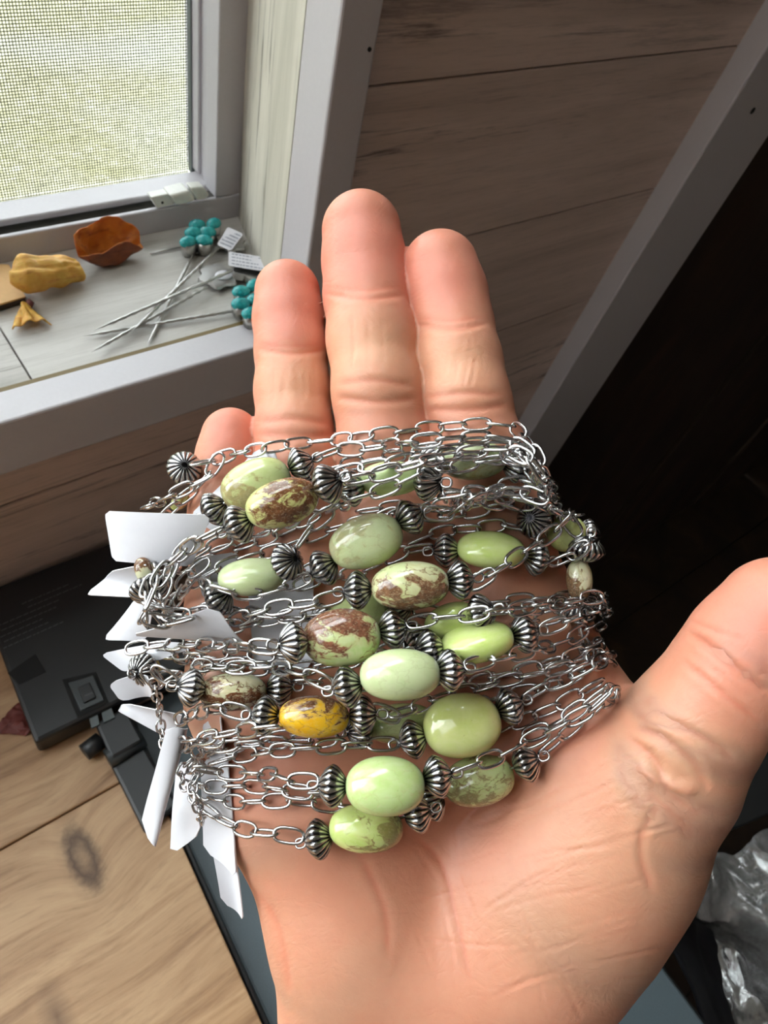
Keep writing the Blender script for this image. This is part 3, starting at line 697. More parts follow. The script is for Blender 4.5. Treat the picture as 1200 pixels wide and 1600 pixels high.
def smin(a, b, k):
    h = np.clip(.5+.5*(b-a)/k, 0, 1); return b+(a-b)*h-k*h*(1-h)
def hand_sdf(p):
    pal = None
    for c_ in palm: d = cone(p, *c_); pal = d if pal is None else smin(pal, d, .011)
    th = None
    for c_ in thumb: d = cone(p, *c_); th = d if th is None else smin(th, d, .003)
    pal = smin(pal, th, .007)
    fg = None
    for ch in fing:
        f1 = None
        for c_ in ch: d = cone(p, *c_); f1 = d if f1 is None else smin(f1, d, .0022)
        fg = f1 if fg is None else smin(fg, f1, .0004)
    return smin(pal, fg, .006)
def surface_nets(sdf, lo, hi, h):
    n = np.ceil((hi-lo)/h).astype(int)+1; cs = 4; nc = n//cs+2
    gx = [lo[i]+np.arange(nc[i])*h*cs for i in range(3)]
    g = np.stack(np.meshgrid(*gx, indexing='ij'), -1).reshape(-1, 3)
    near = (np.abs(sdf(g)) < h*cs*2.2).reshape(nc)
    big = np.repeat(np.repeat(np.repeat(near, cs, 0), cs, 1), cs, 2)
    pad = np.roll(big, -cs//2, (0, 1, 2)) | np.roll(big, cs//2, (0, 1, 2)) | big
    idx = np.argwhere(pad); F = np.full(pad.shape, 1.0, np.float32)
    vals = np.concatenate([sdf(lo+c_*h) for c_ in np.array_split(idx, max(1, len(idx)//200000))])
    F[pad] = vals
    s = F < 0
    c = F[:-1, :-1, :-1]; sh = c.shape
    corners = [(i, j, k) for i in (0, 1) for j in (0, 1) for k in (0, 1)]
    sl = lambda A, o: A[o[0]:o[0]+sh[0], o[1]:o[1]+sh[1], o[2]:o[2]+sh[2]]
    cnt = sum(sl(s, o).astype(np.int8) for o in corners); act = (cnt > 0) & (cnt < 8)
    ai = np.argwhere(act); vid = np.full(sh, -1, np.int64); vid[act] = np.arange(len(ai))
    acc = np.zeros((len(ai), 3)); num = np.zeros(len(ai))
    for a in corners:
        for ax in range(3):
            if a[ax]: continue
            b = list(a); b[ax] = 1
            va = F[tuple((ai+a).T)]; vb = F[tuple((ai+b).T)]; m_ = (va < 0) != (vb < 0)
            t = va/(va-vb+1e-12); q = np.array(a)+np.zeros((len(ai), 3)); q[:, ax] += t
            acc[m_] += q[m_]; num[m_] += 1
    V = lo+(ai+acc/num[:, None])*h; faces = []
    for ax in range(3):
        b, c2 = [(1, 2), (2, 0), (0, 1)][ax]; e = np.zeros(3, int); e[ax] = 1
        A = s[:sh[0], :sh[1], :sh[2]]; B = sl(s, e) if True else None
        ed = np.argwhere(A != B); ed = ed[(ed[:, b] > 0) & (ed[:, c2] > 0)]
        ub = np.zeros(3, int); ub[b] = 1; uc = np.zeros(3, int); uc[c2] = 1
        q = np.stack([vid[tuple(ed.T)], vid[tuple((ed-ub).T)], vid[tuple((ed-ub-uc).T)], vid[tuple((ed-uc).T)]], 1)
        fl_ = A[tuple(ed.T)]; q[~fl_] = q[~fl_][:, ::-1]; faces.append(q[(q >= 0).all(1)])
    return V, np.vstack(faces)
allc = [c_ for ch in fing for c_ in ch]+thumb+palm
pts = np.array([c_[0] for c_ in allc]+[c_[1] for c_ in allc]); rmx = max(max(c_[2], c_[3]) for c_ in allc)
V, Fq = surface_nets(hand_sdf, pts.min(0)-rmx-.004, pts.max(0)+rmx+.004, .00095)
def grad(p, e=.0003):
    return np.stack([hand_sdf(p+np.eye(3)[i]*e)-hand_sdf(p-np.eye(3)[i]*e) for i in range(3)], 1)/(2*e)
me = bpy.data.meshes.new('hand'); me.from_pydata(V.tolist(), [], Fq.tolist())
bm = bmesh.new(); bm.from_mesh(me)
# finer skin where the palm side faces the viewer
vis = [f_ for f_ in bm.faces if True]
bm.to_mesh(me); bm.free()
tmp = bpy.data.objects.new('hand_tmp', me); C.objects.link(tmp)
md = tmp.modifiers.new('s', 'SUBSURF'); md.levels = 1; md.render_levels = 1
dg = bpy.context.evaluated_depsgraph_get(); hm = bpy.data.meshes.new_from_object(tmp.evaluated_get(dg)); bpy.data.objects.remove(tmp)
V = np.empty(len(hm.vertices)*3); hm.vertices.foreach_get('co', V); V = V.reshape(-1, 3)
def chunk(fn, p): return np.concatenate([fn(c_) for c_ in np.array_split(p, max(1, len(p)//150000))])
G = chunk(grad, V); G /= np.linalg.norm(G, axis=1)[:, None]+1e-9
V -= G*chunk(hand_sdf, V)[:, None]
pxv = np.stack([600+FPX*V[:, 0]/-V[:, 2], 800-FPX*V[:, 1]/-V[:, 2]], 1)
facing = np.clip((-(G*V).sum(1)/np.linalg.norm(V, axis=1))*2.5, 0, 1)*(V[:, 2] > -.1575-.02*(pxv[:, 1] < 760))
def dline(pts, curve=True):
    q = crom(pts, 40); d = np.full(len(V), 1e9)
    bb = (pxv[:, 0] > q[:, 0].min()-60) & (pxv[:, 0] < q[:, 0].max()+60) & (pxv[:, 1] > q[:, 1].min()-60) & (pxv[:, 1] < q[:, 1].max()+60)
    ii = np.where(bb)[0]; pp = pxv[ii]; tt = np.zeros(len(V))
    for a, b, k in zip(q[:-1], q[1:], range(39)):
        ba = b-a; t = np.clip((pp-a)@ba/(ba@ba+1e-9), 0, 1); e = np.linalg.norm(pp-a-t[:, None]*ba, axis=1)
        m_ = e < d[ii]; d[ii[m_]] = e[m_]; tt[ii[m_]] = (k+t[m_])/39
    return d, tt
disp = np.zeros(len(V)); crease = np.zeros(len(V))
def crease_line(pts, wpx, depth, ridge=.35, stain=1.0):
    global disp, crease
    d, tt = dline(pts); fade = np.clip(np.sin(math.pi*np.clip(tt, .001, .999))*2.2, 0, 1)
    g_ = np.exp(-(d/wpx)**2)*fade; disp -= depth*g_; disp += depth*ridge*np.exp(-((d-2.4*wpx)/(1.3*wpx))**2)*fade
    crease = np.maximum(crease, np.exp(-(d/(wpx*.8))**2)*fade*stain)
# finger joints
for pts_, w_, dp in [([(505, 458), (570, 466), (636, 460)], 4.5, .00032), ([(520, 600), (588, 594), (652, 604)], 5, .00022), ([(522, 620), (590, 628), (656, 622)], 5, .00028),
    ([(640, 505), (706, 513), (768, 504)], 4.5, .00032), ([(658, 622), (724, 614), (790, 618)], 5, .00020), ([(660, 640), (728, 640), (796, 632)], 5, .00026),
    ([(400, 544), (456, 552), (512, 546)], 4.5, .00032), ([(402, 660), (462, 654), (520, 664)], 5, .00022), ([(402, 678), (462, 682), (522, 680)], 5, .00025),
    ([(508, 448), (568, 454), (630, 448)], 4, .00018), ([(645, 496), (704, 501), (764, 494)], 4, .00016), ([(404, 536), (456, 541), (508, 536)], 4, .00016),
    # thumb
    ([(1068, 985), (1110, 1012), (1160, 1052), (1212, 1092)], 6, .00055), ([(1076, 968), (1120, 985), (1170, 1000)], 4, .0002), ([(1060, 1028), (1100, 1060), (1150, 1100), (1190, 1130)], 5, .0003),
    ([(985, 1135), (1030, 1150), (1075, 1185), (1110, 1235)], 7, .0004), ([(1000, 1120), (1050, 1130), (1110, 1160), (1150, 1190)], 6, .0004),
    ([(975, 1150), (1020, 1185), (1045, 1235), (1095, 1280)], 7, .00045), ([(990, 1195), (1040, 1225), (1090, 1240)], 8, -.0005), ([(1010, 1235), (1050, 1270), (1080, 1310)], 6, .0003),
    # palm
    ([(965, 1110), (900, 1150), (840, 1185), (770, 1235), (710, 1300)], 7, .00045), ([(640, 1300), (690, 1350), (712, 1430), (738, 1540)], 5, .0002),
    ([(560, 1330), (600, 1420), (606, 1500)], 6, .0001), ([(1030, 1250), (1000, 1320), (1020, 1400)], 6, .00022),
    ([(380, 1380), (430, 1440), (455, 1560)], 8, .0003)]:
    crease_line(pts_, w_, dp)
rl = random.Random(11)
for k in range(46):                                       # fine lines across the thumb pad and the palm
    x = rl.uniform(700, 1010); y = rl.uniform(1170, 1540); L_ = rl.uniform(35, 110); a_ = rl.gauss(-.28, .14)
    if x > 1150-(y-1170)*.5 or y < 1170+(820-x)*.4: continue
    crease_line([(x-L_*math.cos(a_), y-L_*math.sin(a_)), (x, y+rl.uniform(-6, 6)), (x+L_*math.cos(a_), y+L_*math.sin(a_))], 2.6, rl.uniform(.00004, .00011), .45, .35)
for k in range(16):
    x = rl.uniform(540, 900); y = rl.uniform(1330, 1560); L_ = rl.uniform(20, 60); a_ = rl.gauss(1.15, .2)
    crease_line([(x-L_*math.cos(a_), y-L_*math.sin(a_)), (x, y+rl.uniform(-4, 4)), (x+L_*math.cos(a_), y+L_*math.sin(a_))], 2.6, rl.uniform(.00004, .00010), .5, .25)
for cx_, y0_, y1_ in ((572, 480, 590), (716, 525, 610), (459, 560, 650)):   # lengthwise lines on the fingers
    for k in range(9):
        x = cx_+rl.uniform(-34, 34); crease_line([(x, y0_+rl.uniform(0, 25)), (x+rl.uniform(-3, 3), (y0_+y1_)/2), (x+rl.uniform(-4, 4), y1_-rl.uniform(0, 25))], 2.4, rl.uniform(.00004, .00009), .3, .12)
V += G*(disp*facing)[:, None]
hm.vertices.foreach_set('co', ((V @ R.T)+ORG).ravel())
def blob(x, y, rx, ry): return np.exp(-(((pxv[:, 0]-x)/rx)**2+((pxv[:, 1]-y)/ry)**2))
pink = .15+.95*blob(563, 380, 70, 80)+.9*blob(690, 435, 70, 75)+.95*blob(450, 470, 60, 75)+1.0*blob(360, 665, 60, 55)+.9*blob(1190, 980, 120, 120)+.35*blob(880, 1150, 120, 60)+.45*blob(420, 1250, 130, 120)+.3*blob(620, 660, 200, 25)+.35*blob(780, 1330, 120, 60)
pale = .9*blob(577, 535, 66, 50)+.9*blob(714, 565, 62, 45)+.8*blob(459, 600, 55, 45)+.5*blob(1060, 1190, 90, 50)+.4*blob(900, 1330, 130, 120)
for (x0, x1, yc) in ((496, 640, 459), (630, 775, 506), (392, 520, 545)):   # the fingertip pads flush above the last joint
    m_ = (pxv[:, 0] > x0) & (pxv[:, 0] < x1) & (V[:, 2] < -.1555)
    pink = np.where(m_, pink*.75+.30*np.clip((yc-pxv[:, 1])/9+.5, 0, 1), pink); pale = np.where(m_, pale*np.clip((pxv[:, 1]-yc)/9+.5, 0, 1), pale)
for nm, arr in (('pink', np.clip(pink, 0, 1)), ('pale', np.clip(pale, 0, 1)), ('crease', np.clip(crease*facing, 0, 1))):
    at = hm.attributes.new(nm, 'FLOAT', 'POINT'); at.data.foreach_set('value', arr.astype(np.float32))
at = hm.attributes.new('palm_map', 'FLOAT_VECTOR', 'POINT'); pm = np.zeros((len(V), 3), np.float32); pm[:, 0] = (pxv[:, 0]-430)/60; pm[:, 1] = (pxv[:, 1]-1330)/60
at.data.foreach_set('vector', pm.ravel())
hm.polygons.foreach_set('use_smooth', [True]*len(hm.polygons))
hctr = P(650, 1000, .158); hm.transform(Matrix.Translation(Vector(-hctr)))
hand = link('hand', hm, M['skin'], None, Vector(hctr)); hm.name = 'hand'
tag(hand, 'open right hand of a person, palm up, holding the heap of bracelets', 'hand')

# ------------------------------------------------------------------ support surface of the heap, seen as a depth map that fills up as things are laid on it
GX0, GY0, GS = 80, 580, 4; GW, GH = 240, 220
Hm = np.full((GH, GW), np.inf)
fr_ = (G*V).sum(1) < 0
ix = ((pxv[fr_, 0]-GX0)/GS).astype(int); iy = ((pxv[fr_, 1]-GY0)/GS).astype(int); ok = (ix >= 0) & (ix < GW) & (iy >= 0) & (iy < GH)
np.minimum.at(Hm, (iy[ok], ix[ok]), -V[fr_][ok, 2])
def shift_stack(A, fill):
    p = np.pad(A, 1, constant_values=fill); return np.stack([p[1+dy:1+dy+A.shape[0], 1+dx:1+dx+A.shape[1]] for dy in (-1, 0, 1) for dx in (-1, 0, 1)])
inside = np.isfinite(Hm)
# only the palm carries the heap: beyond its outline the strands sag away
for it in range(60):
    s_ = shift_stack(np.where(np.isfinite(Hm), Hm, np.nan), np.nan)
    with np.errstate(all='ignore'):
        import warnings; warnings.simplefilter('ignore'); mean = np.nanmean(s_, 0)
    new = ~np.isfinite(Hm) & np.isfinite(mean)
    if not new.any(): break
    step = .00042 if it > 1 else 0.0
    Hm[new] = np.minimum(mean[new]+step, .180)
Hm[~np.isfinite(Hm)] = .180
sm = np.minimum(Hm, .170)
for _ in range(3): sm = shift_stack(np.pad(sm, 0), .165).mean(0)
Hm = np.minimum(Hm, np.where(inside, Hm, sm))
def hget(x, y):
    i = np.clip((np.asarray(x)-GX0)/GS, 0, GW-1.01); j = np.clip((np.asarray(y)-GY0)/GS, 0, GH-1.01)
    i0 = i.astype(int); j0 = j.astype(int); a = i-i0; b = j-j0
    return (Hm[j0, i0]*(1-a)+Hm[j0, i0+1]*a)*(1-b)+(Hm[j0+1, i0]*(1-a)+Hm[j0+1, i0+1]*a)*b
yy, xx = np.mgrid[0:GH, 0:GW]; cellx = GX0+(xx+.5)*GS; celly = GY0+(yy+.5)*GS
def dep_ellipse(cx, cy, rx, ry, ang, front, thick):
    global Hm
    dx = cellx-cx; dy = celly-cy; u = (dx*math.cos(ang)+dy*math.sin(ang))/rx; v = (-dx*math.sin(ang)+dy*math.cos(ang))/ry; q = u*u+v*v
    m_ = q < 1; Hm[m_] = np.minimum(Hm[m_], front+thick*(1-np.sqrt(1-q[m_])))
def min_ellipse(cx, cy, rx, ry, ang):
    t = np.linspace(0, 2*math.pi, 16, endpoint=False); best = 1e9
    for k in (.0, .45, .8): best = min(best, hget(cx+k*(rx*np.cos(t)*math.cos(ang)-ry*np.sin(t)*math.sin(ang)), cy+k*(rx*np.cos(t)*math.sin(ang)+ry*np.sin(t)*math.cos(ang))).min())
    return best

# ------------------------------------------------------------------ bracelet pieces (shared meshes)
def make_link(L, Wd, wire, n=22, k=6):
    a = (L-wire)/2; b = (Wd-wire)/2; v = []; f = []
    for i in range(n):
        th = 2*math.pi*i/n; e = 2/2.7; cx_ = a*math.copysign(abs(math.cos(th))**e, math.cos(th)); cy_ = b*math.copysign(abs(math.sin(th))**e, math.sin(th))
        nx_ = math.cos(th)/a; ny_ = math.sin(th)/b; l = math.hypot(nx_, ny_); nx_, ny_ = nx_/l, ny_/l
        for j in range(k):
            ph = 2*math.pi*j/k; v.append((cx_+nx_*wire/2*math.cos(ph), cy_+ny_*wire/2*math.cos(ph), wire/2*math.sin(ph)))
    for i in range(n):
        for j in range(k): f.append((i*k+j, ((i+1) % n)*k+j, ((i+1) % n)*k+(j+1) % k, i*k+(j+1) % k))
    me = fix(mesh('chain_link', v, f, True)); me.materials.append(M['chain']); return me
LK = make_link(.0061, .0032, .00064); LK_PITCH = .00475
LS = make_link(.0029, .0023, .00050, 18); LS_PITCH = .00185
EYE = make_link(.0024, .0021, .00050, 16)
def make_spacer():
    v = []; f = []; gr = []; lob = 17; n = lob*6; prof = [(-1, .16), (-.98, .30), (-.84, .50), (-.60, .73), (-.36, .89), (-.14, .975), (0, 1.0), (.14, .975), (.36, .89), (.60, .73), (.84, .50), (.98, .30), (1, .16)]
    for t, r in prof:
        for i in range(n):
            th = 2*math.pi*i/n; c_ = abs(math.sin(lob*th/2)); flute = (1-c_)**1.3
            amp = .16*(1-abs(r-.62)/.75); rr_ = r*(1-amp*flute*(1 if r < .995 else .7))
            v.append((rr_*math.cos(th), rr_*math.sin(th), t*(1-.12*flute*(r < .97)))); gr.append(min(1, flute*1.15+(.5 if r < .32 else 0)))
    m_ = len(prof)
    for j in range(m_-1):
        for i in range(n): f.append((j*n+i, j*n+(i+1) % n, (j+1)*n+(i+1) % n, (j+1)*n+i))
    f.append(tuple(range(n-1, -1, -1))); f.append(tuple(range((m_-1)*n, m_*n)))
    me = mesh('spacer_bead', v, f, True); at = me.attributes.new('groove', 'FLOAT', 'POINT'); at.data.foreach_set('value', gr); me.materials.append(M['spacer']); return me
SP = make_spacer()
def make_bead():
    v = []; f = []; n, k = 40, 24
    for j in range(k+1):
        ph = math.pi*j/k
        for i in range(n):
            th = 2*math.pi*i/n; e = .90
            s_ = lambda q: math.copysign(abs(q)**e, q)
            sp = math.sin(ph)**.84 if j not in (0, k) else 0.0; v.append((math.cos(ph), sp*s_(math.cos(th)), sp*s_(math.sin(th))))
    for j in range(k):
        for i in range(n): f.append((j*n+i, j*n+(i+1) % n, (j+1)*n+(i+1) % n, (j+1)*n+i))
    me = mesh('stone_bead', v, f, True); bm = bmesh.new(); bm.from_mesh(me); bmesh.ops.remove_doubles(bm, verts=bm.verts, dist=1e-6); bmesh.ops.recalc_face_normals(bm, faces=bm.faces); bm.to_mesh(me); bm.free(); return me
BD = make_bead()
def place(me, name, root, pos, X_, N_, scale=1.0):
    """object with local x along X_, local z nearest N_ (unit vectors in world)"""
    X_ = X_/np.linalg.norm(X_); Y_ = np.cross(N_, X_); Y_ /= np.linalg.norm(Y_); Z_ = np.cross(X_, Y_)
    o = bpy.data.objects.new(name, me); C.objects.link(o); o.parent = root
    sc = scale if hasattr(scale, '__len__') else (scale,)*3
    Mx = Matrix([[X_[i], Y_[i], Z_[i]] for i in range(3)]).to_4x4() @ Matrix.Diagonal((*sc, 1))
    Mx.translation = Vector(pos-np.array(root.location)); o.matrix_local = Mx; return o
def view_n(x, y): v_ = -(ray(x, y)); return v_/np.linalg.norm(v_)
rc = random.Random(5)
def run_chain(root, ctrl, d0=None, small=False, half=None, free=0.0, deposit=True, dend=None):
    """lay a chain along pixel control points (optionally a third number: extra distance) on whatever is already in the heap"""
    ctrl = [(c_[0], c_[1], c_[2] if len(c_) > 2 else 0.0) for c_ in ctrl]
    n = max(8, int(sum(math.dist(a[:2], b[:2]) for a, b in zip(ctrl[:-1], ctrl[1:]))/5)); q = crom(ctrl, n)
    r_ = .0014 if not small else .0009; tgt = np.empty(n)
    nrm = np.gradient(q[:, :2], axis=0); nrm /= np.linalg.norm(nrm, axis=1)[:, None]+1e-9; nrm = np.stack([-nrm[:, 1], nrm[:, 0]], 1)
    tgt = np.min([hget(q[:, 0]+nrm[:, 0]*o_, q[:, 1]+nrm[:, 1]*o_) for o_ in (-9, 0, 9)], axis=0)-r_
    d = tgt.copy()
    if d0 is not None: d[0] = d0
    for it in range(26):
        a = d.copy(); a[1:-1] = (d[:-2]+d[2:])/2; d = np.minimum(tgt, a)
        if d0 is not None: w0 = np.exp(-np.arange(n)/4.0); d = d*(1-w0)+np.minimum(d0, d+.02)*w0 if it < 24 else d
    if d0 is not None: d[0] = d0; d[1] = .6*d0+.4*d[1]; d[2] = .3*d0+.7*d[2]
    d = d+q[:, 2]
    pts = np.array([P(x, y, z) for x, y, z in zip(q[:, 0], q[:, 1], d)])
    s = np.concatenate([[0], np.cumsum(np.linalg.norm(np.diff(pts, axis=0), axis=1))]); pitch = LS_PITCH if small else LK_PITCH
    m_ = int(s[-1]/pitch); ph0 = rc.choice((0, 1))
    for k in range(m_):
        a, b = k*pitch, (k+1)*pitch; c0 = np.array([np.interp(a, s, pts[:, i]) for i in range(3)]); c1 = np.array([np.interp(b, s, pts[:, i]) for i in range(3)])
        t = c1-c0; mid = (c0+c1)/2; xq = np.interp((a+b)/2, s, q[:, 0]); yq = np.interp((a+b)/2, s, q[:, 1]); N = view_n(xq, yq)
        roll = (rc.gauss(12, 16) if (k+ph0) % 2 == 0 else rc.gauss(76, 14))*math.pi/180*rc.choice((1, -1))
        T = t/np.linalg.norm(t); sd = np.cross(N, T); sd /= np.linalg.norm(sd); up_ = np.cross(T, sd); Z_ = up_*math.cos(roll)+sd*math.sin(roll)
        place(LS if small else LK, 'chain_link', root, mid, t, Z_)
    if deposit:
        for x, y, z in zip(q[:, 0], q[:, 1], d):
            i = int((x-GX0)/GS); j = int((y-GY0)/GS)
            for dj in (-1, 0, 1):
                for di in (-1, 0, 1):
                    if 0 <= i+di < GW and 0 <= j+dj < GH: Hm[j+dj, i+di] = min(Hm[j+dj, i+di], z-r_*.75)
    return d
def add_tag(root, corners, mode=0.0, bend=0.0, rad=.0013, dz=None, th=.00022):
    """paper price tag on four pixel corners; depth from the heap, corner by corner, plus given offsets"""
    q = []
    for k, c_ in enumerate(corners):
        d = float(hget(c_[0], c_[1]))-.0012 if dz is None else dz[k]
        if dz is None and len(c_) > 2: d += c_[2]
        q.append((c_[0], c_[1], d))
    dm = min(p[2] for p in q); q = [(p[0], p[1], min(p[2], dm+.005)) for p in q]
    o = rounded_tag('price_tag', [P(*p) for p in q], rad, th, root, bend)
    xs_ = [p[0] for p in q]; ys_ = [p[1] for p in q]; A = np.array([[x, y, 1] for x, y, _ in q]); co, *_ = np.linalg.lstsq(A, np.array([p[2] for p in q]), rcond=None)
    ins = np.ones(Hm.shape, bool); sg = None
    area2 = sum(q[k][0]*q[(k+1) % 4][1]-q[(k+1) % 4][0]*q[k][1] for k in range(4)); sgn = 1 if area2 > 0 else -1
    for k in range(4):
        x0, y0 = q[k][:2]; x1, y1 = q[(k+1) % 4][:2]; ins &= sgn*((x1-x0)*(celly-y0)-(y1-y0)*(cellx-x0)) > 0
    pl = co[0]*cellx+co[1]*celly+co[2]-.0003; Hm[ins] = np.minimum(Hm[ins], pl[ins]); return o
def spacer(root, x, y, d, axis, r=None, k=.66):
    R_ = PX(30, .138) if r is None else r; N = view_n(x, y); ax = axis/np.linalg.norm(axis)
    other = np.cross(ax, N); o = bpy.data.objects.new('spacer_bead', SP); C.objects.link(o); o.parent = root
    if np.linalg.norm(other) < .05: other = np.cross(ax, [0.2, .3, 1.])
    other /= np.linalg.norm(other); o3 = np.cross(ax, other)
    Mx = Matrix([[other[i], o3[i], ax[i]] for i in range(3)]).to_4x4() @ Matrix.Rotation(rc.uniform(0, 1), 4, 'Z') @ Matrix.Diagonal((R_, R_, R_*k, 1))
    Mx.translation = Vector(P(x, y, d)-np.array(root.location)); o.matrix_local = Mx
    dep_ellipse(x, y, 22, 25, 0, d-R_*.85, R_*.8); return o

GREEN = ((.45, .53, .20), (.56, .61, .30)); PALEG = ((.50, .58, .30), (.60, .66, .38)); LIME = ((.46, .57, .14), (.58, .65, .26)); YELG = ((.50, .55, .17), (.60, .62, .26)); CREAM = ((.60, .60, .36), (.70, .68, .48)); MINT = ((.46, .60, .21), (.57, .68, .33))
BR = (.17, .07, .03)
def bracelet(i, label, bead, cols, left=None, right=None, spl=None, spr=None, runs=(), tags=(), st={}, flat=1.0, ax=(0, 0), lift=0.0):
    """bead = (x, y, length px, height px, angle deg); flat: visible height / true height when rolled on edge"""
    x, y, L, Hh, ang = bead; a = math.radians(ang); root_d = float(min_ellipse(x, y, L*.5, Hh*.5, a))
    side_on = flat < 1; wide = Hh/flat                                   # true broad size
    hb = PX(wide/2, .14)*.98; hc = PX((L*.5 if not side_on else L*.5)*.62 if not side_on else Hh/2, .14); hl = PX(L/2, .14)
    half = hc*.92 if not side_on else hb*.80
    d = max(root_d-half, .1085)-lift
    root = empty('bracelet', P(x, y, d), label, 'bracelet', None)
    ux, uy = math.cos(a), math.sin(a); N = view_n(x, y)
    tx = P(x+ux*10, y+uy*10, d)-P(x-ux*10, y-uy*10, d); tx /= np.linalg.norm(tx); tx = tx-N*tx.dot(N)*.5
    # lean with the surface beneath
    if side_on: sdv = np.cross(N, tx); sdv /= np.linalg.norm(sdv); Nn = N*math.cos(1.12)+sdv*math.sin(1.12)
    else: sdv = np.cross(N, tx); sdv /= np.linalg.norm(sdv); Nn = N*math.cos(ax[0])+sdv*math.sin(ax[0])
    if ax[1]: tx = tx*math.cos(ax[1])+N*math.sin(ax[1]); Nn = Nn-tx*Nn.dot(tx); Nn /= np.linalg.norm(Nn)
    bd = BD.copy(); bd.materials.append(stone(i, *cols, **st)); sf = d/.14
    o = place(bd, 'stone_bead', root, P(x, y, d), tx, Nn, (hl*sf, hb*sf, hc*sf if not side_on else hb*sf*.62))
    dep_ellipse(x, y, L*.5, Hh*.5, a, d-half, half*.9)
    early = i in (12, 14, 16, 17, 20, 21, 25)
    if early:
        for t_ in tags: add_tag(root, **t_)
    for sp_, chain_, sgn in ((spl, left, -1), (spr, right, 1)):
        if sp_ is None: 
            dd = d
        else:
            sx_, sy_ = sp_[:2]; dloc = float(min_ellipse(sx_, sy_, 20, 22, 0)); R_ = PX(30, .138)
            dd = min(d+.0012, dloc-R_*.72) if len(sp_) < 3 or sp_[2] == 0 else d+sp_[2]
            dd = max(dd, d-.003)
            axv = P(sx_, sy_, dd)-P(x, y, d); 
            if len(sp_) > 3: axv = axv/np.linalg.norm(axv)*(1-sp_[3])+N*sp_[3]
            spacer(root, sx_, sy_, dd, axv)
            pin_a, pin_b = P(x, y, d), P(sx_, sy_, dd); dirv = (pin_b-pin_a)/np.linalg.norm(pin_b-pin_a)
            if len(sp_) <= 3: 
                pe = pin_b+dirv*(R_*.66+.0011); place(EYE, 'eye_loop', root, pe, dirv, view_n(sx_, sy_))
                tube('head_pin', [pin_a+dirv*hl*.8, pin_b+dirv*R_*.75], .00030, M['chain'], root, 6)
        if chain_:
            if sp_ is not None:
                vx, vy = chain_[0][0]-sp_[0], chain_[0][1]-sp_[1]; l = math.hypot(vx, vy)+1e-6
                st_ = (sp_[0]+vx/l*27, sp_[1]+vy/l*27); run_chain(root, [st_]+list(chain_), dd)
            else: run_chain(root, chain_)
    for r_ in runs: run_chain(root, r_[0], small=(len(r_) > 1 and r_[1] == 's'))
    if not early:
        for t_ in tags: add_tag(root, **t_)
    return root
# ------------------------------------------------------------------ the bracelets, lowest in the heap first
OUT = .010
def rim(*p): return list(p[:-1])+[(p[-1][0], p[-1][1], .0)]+[(p[-1][0]+7, p[-1][1]+12, OUT)]
bracelet(17, 'bracelet with pale green stone under the chains at the index finger base', (740, 720, 102, 62, -4), PALEG, flat=1, runs=[([(500, 735), (560, 722), (620, 712), (690, 700), (760, 694), (815, 700), (842, 728), (854, 760)],), ([(560, 800), (620, 792), (680, 790), (740, 778), (800, 770), (850, 776), (872, 800)],)],
    left=[(640, 728), (590, 752), (520, 790), (450, 826), (392, 850), (330, 868), (262, 900), (236, 945)], spl=(674, 722), right=[(842, 742), (858, 768), (866, 800, .012)], spr=(806, 726), st=dict(brown=.5, vein=.3, side=(0, -1, 0), bias=-.05, bcol=(.4, .3, .1)),
    tags=[dict(corners=[(352, 742), (428, 700, -.001), (440, 742, -.001), (392, 800)], bend=.001)])
bracelet(16, 'bracelet with bright green stone half hidden under crossing chains below the middle finger', (610, 748, 98, 56, -3), (MINT[0], MINT[1]), runs=[([(470, 770), (530, 740), (600, 725), (660, 712), (730, 712), (790, 716), (836, 736), (856, 770)],), ([(560, 830), (620, 800), (680, 806), (740, 800), (790, 788), (850, 790), (880, 812)],), ([(640, 850), (690, 830), (740, 826), (790, 820), (830, 830), (862, 850)],)],
    left=[(508, 782), (440, 820), (372, 836), (300, 872), (252, 915), (226, 960)], spl=(548, 762), right=[(712, 772), (772, 762), (822, 752), (852, 760), (868, 782, .010)], spr=(668, 752),
    tags=[dict(corners=[(296, 806), (405, 700), (432, 724, -.001), (345, 838)], bend=.0006)])
bracelet(22, 'bracelet with dull green stone buried beneath the pale oval in the middle', (625, 1130, 108, 62, -6), GREEN, runs=[([(300, 1175), (360, 1165), (420, 1160), (480, 1160), (540, 1150)],), ([(700, 1080), (760, 1062), (820, 1048), (880, 1030), (935, 1000), (948, 1010)],), ([(770, 1150), (830, 1120), (880, 1100), (920, 1075), (950, 1062), (960, 1075)],)], left=[(500, 1146), (440, 1150), (380, 1160), (330, 1180), (296, 1196)], spl=(562, 1140), right=[(742, 1102), (800, 1084), (860, 1072), (925, 1040), (948, 1030, .006)], spr=(700, 1118), st=dict(vein=.3, brown=.2))
bracelet(20, 'bracelet with green stone tucked behind the brown-veined stone in the centre', (562, 962, 100, 66, -12), GREEN, runs=[([(330, 900), (380, 915), (430, 905), (480, 890), (540, 868)],), ([(300, 955), (360, 950), (420, 965), (470, 960), (520, 950)],)], left=[(470, 964), (430, 968), (372, 978), (306, 985), (250, 985), (226, 970)], spl=(505, 972), right=[(680, 958), (745, 946), (810, 938), (870, 936), (930, 928), (944, 936, .008)], spr=(622, 950), st=dict(vein=.2),
    tags=[dict(corners=[(386, 905), (490, 880), (490, 1042), (398, 1046)], bend=.0008), dict(corners=[(300, 872), (372, 862), (382, 926), (318, 936)])])
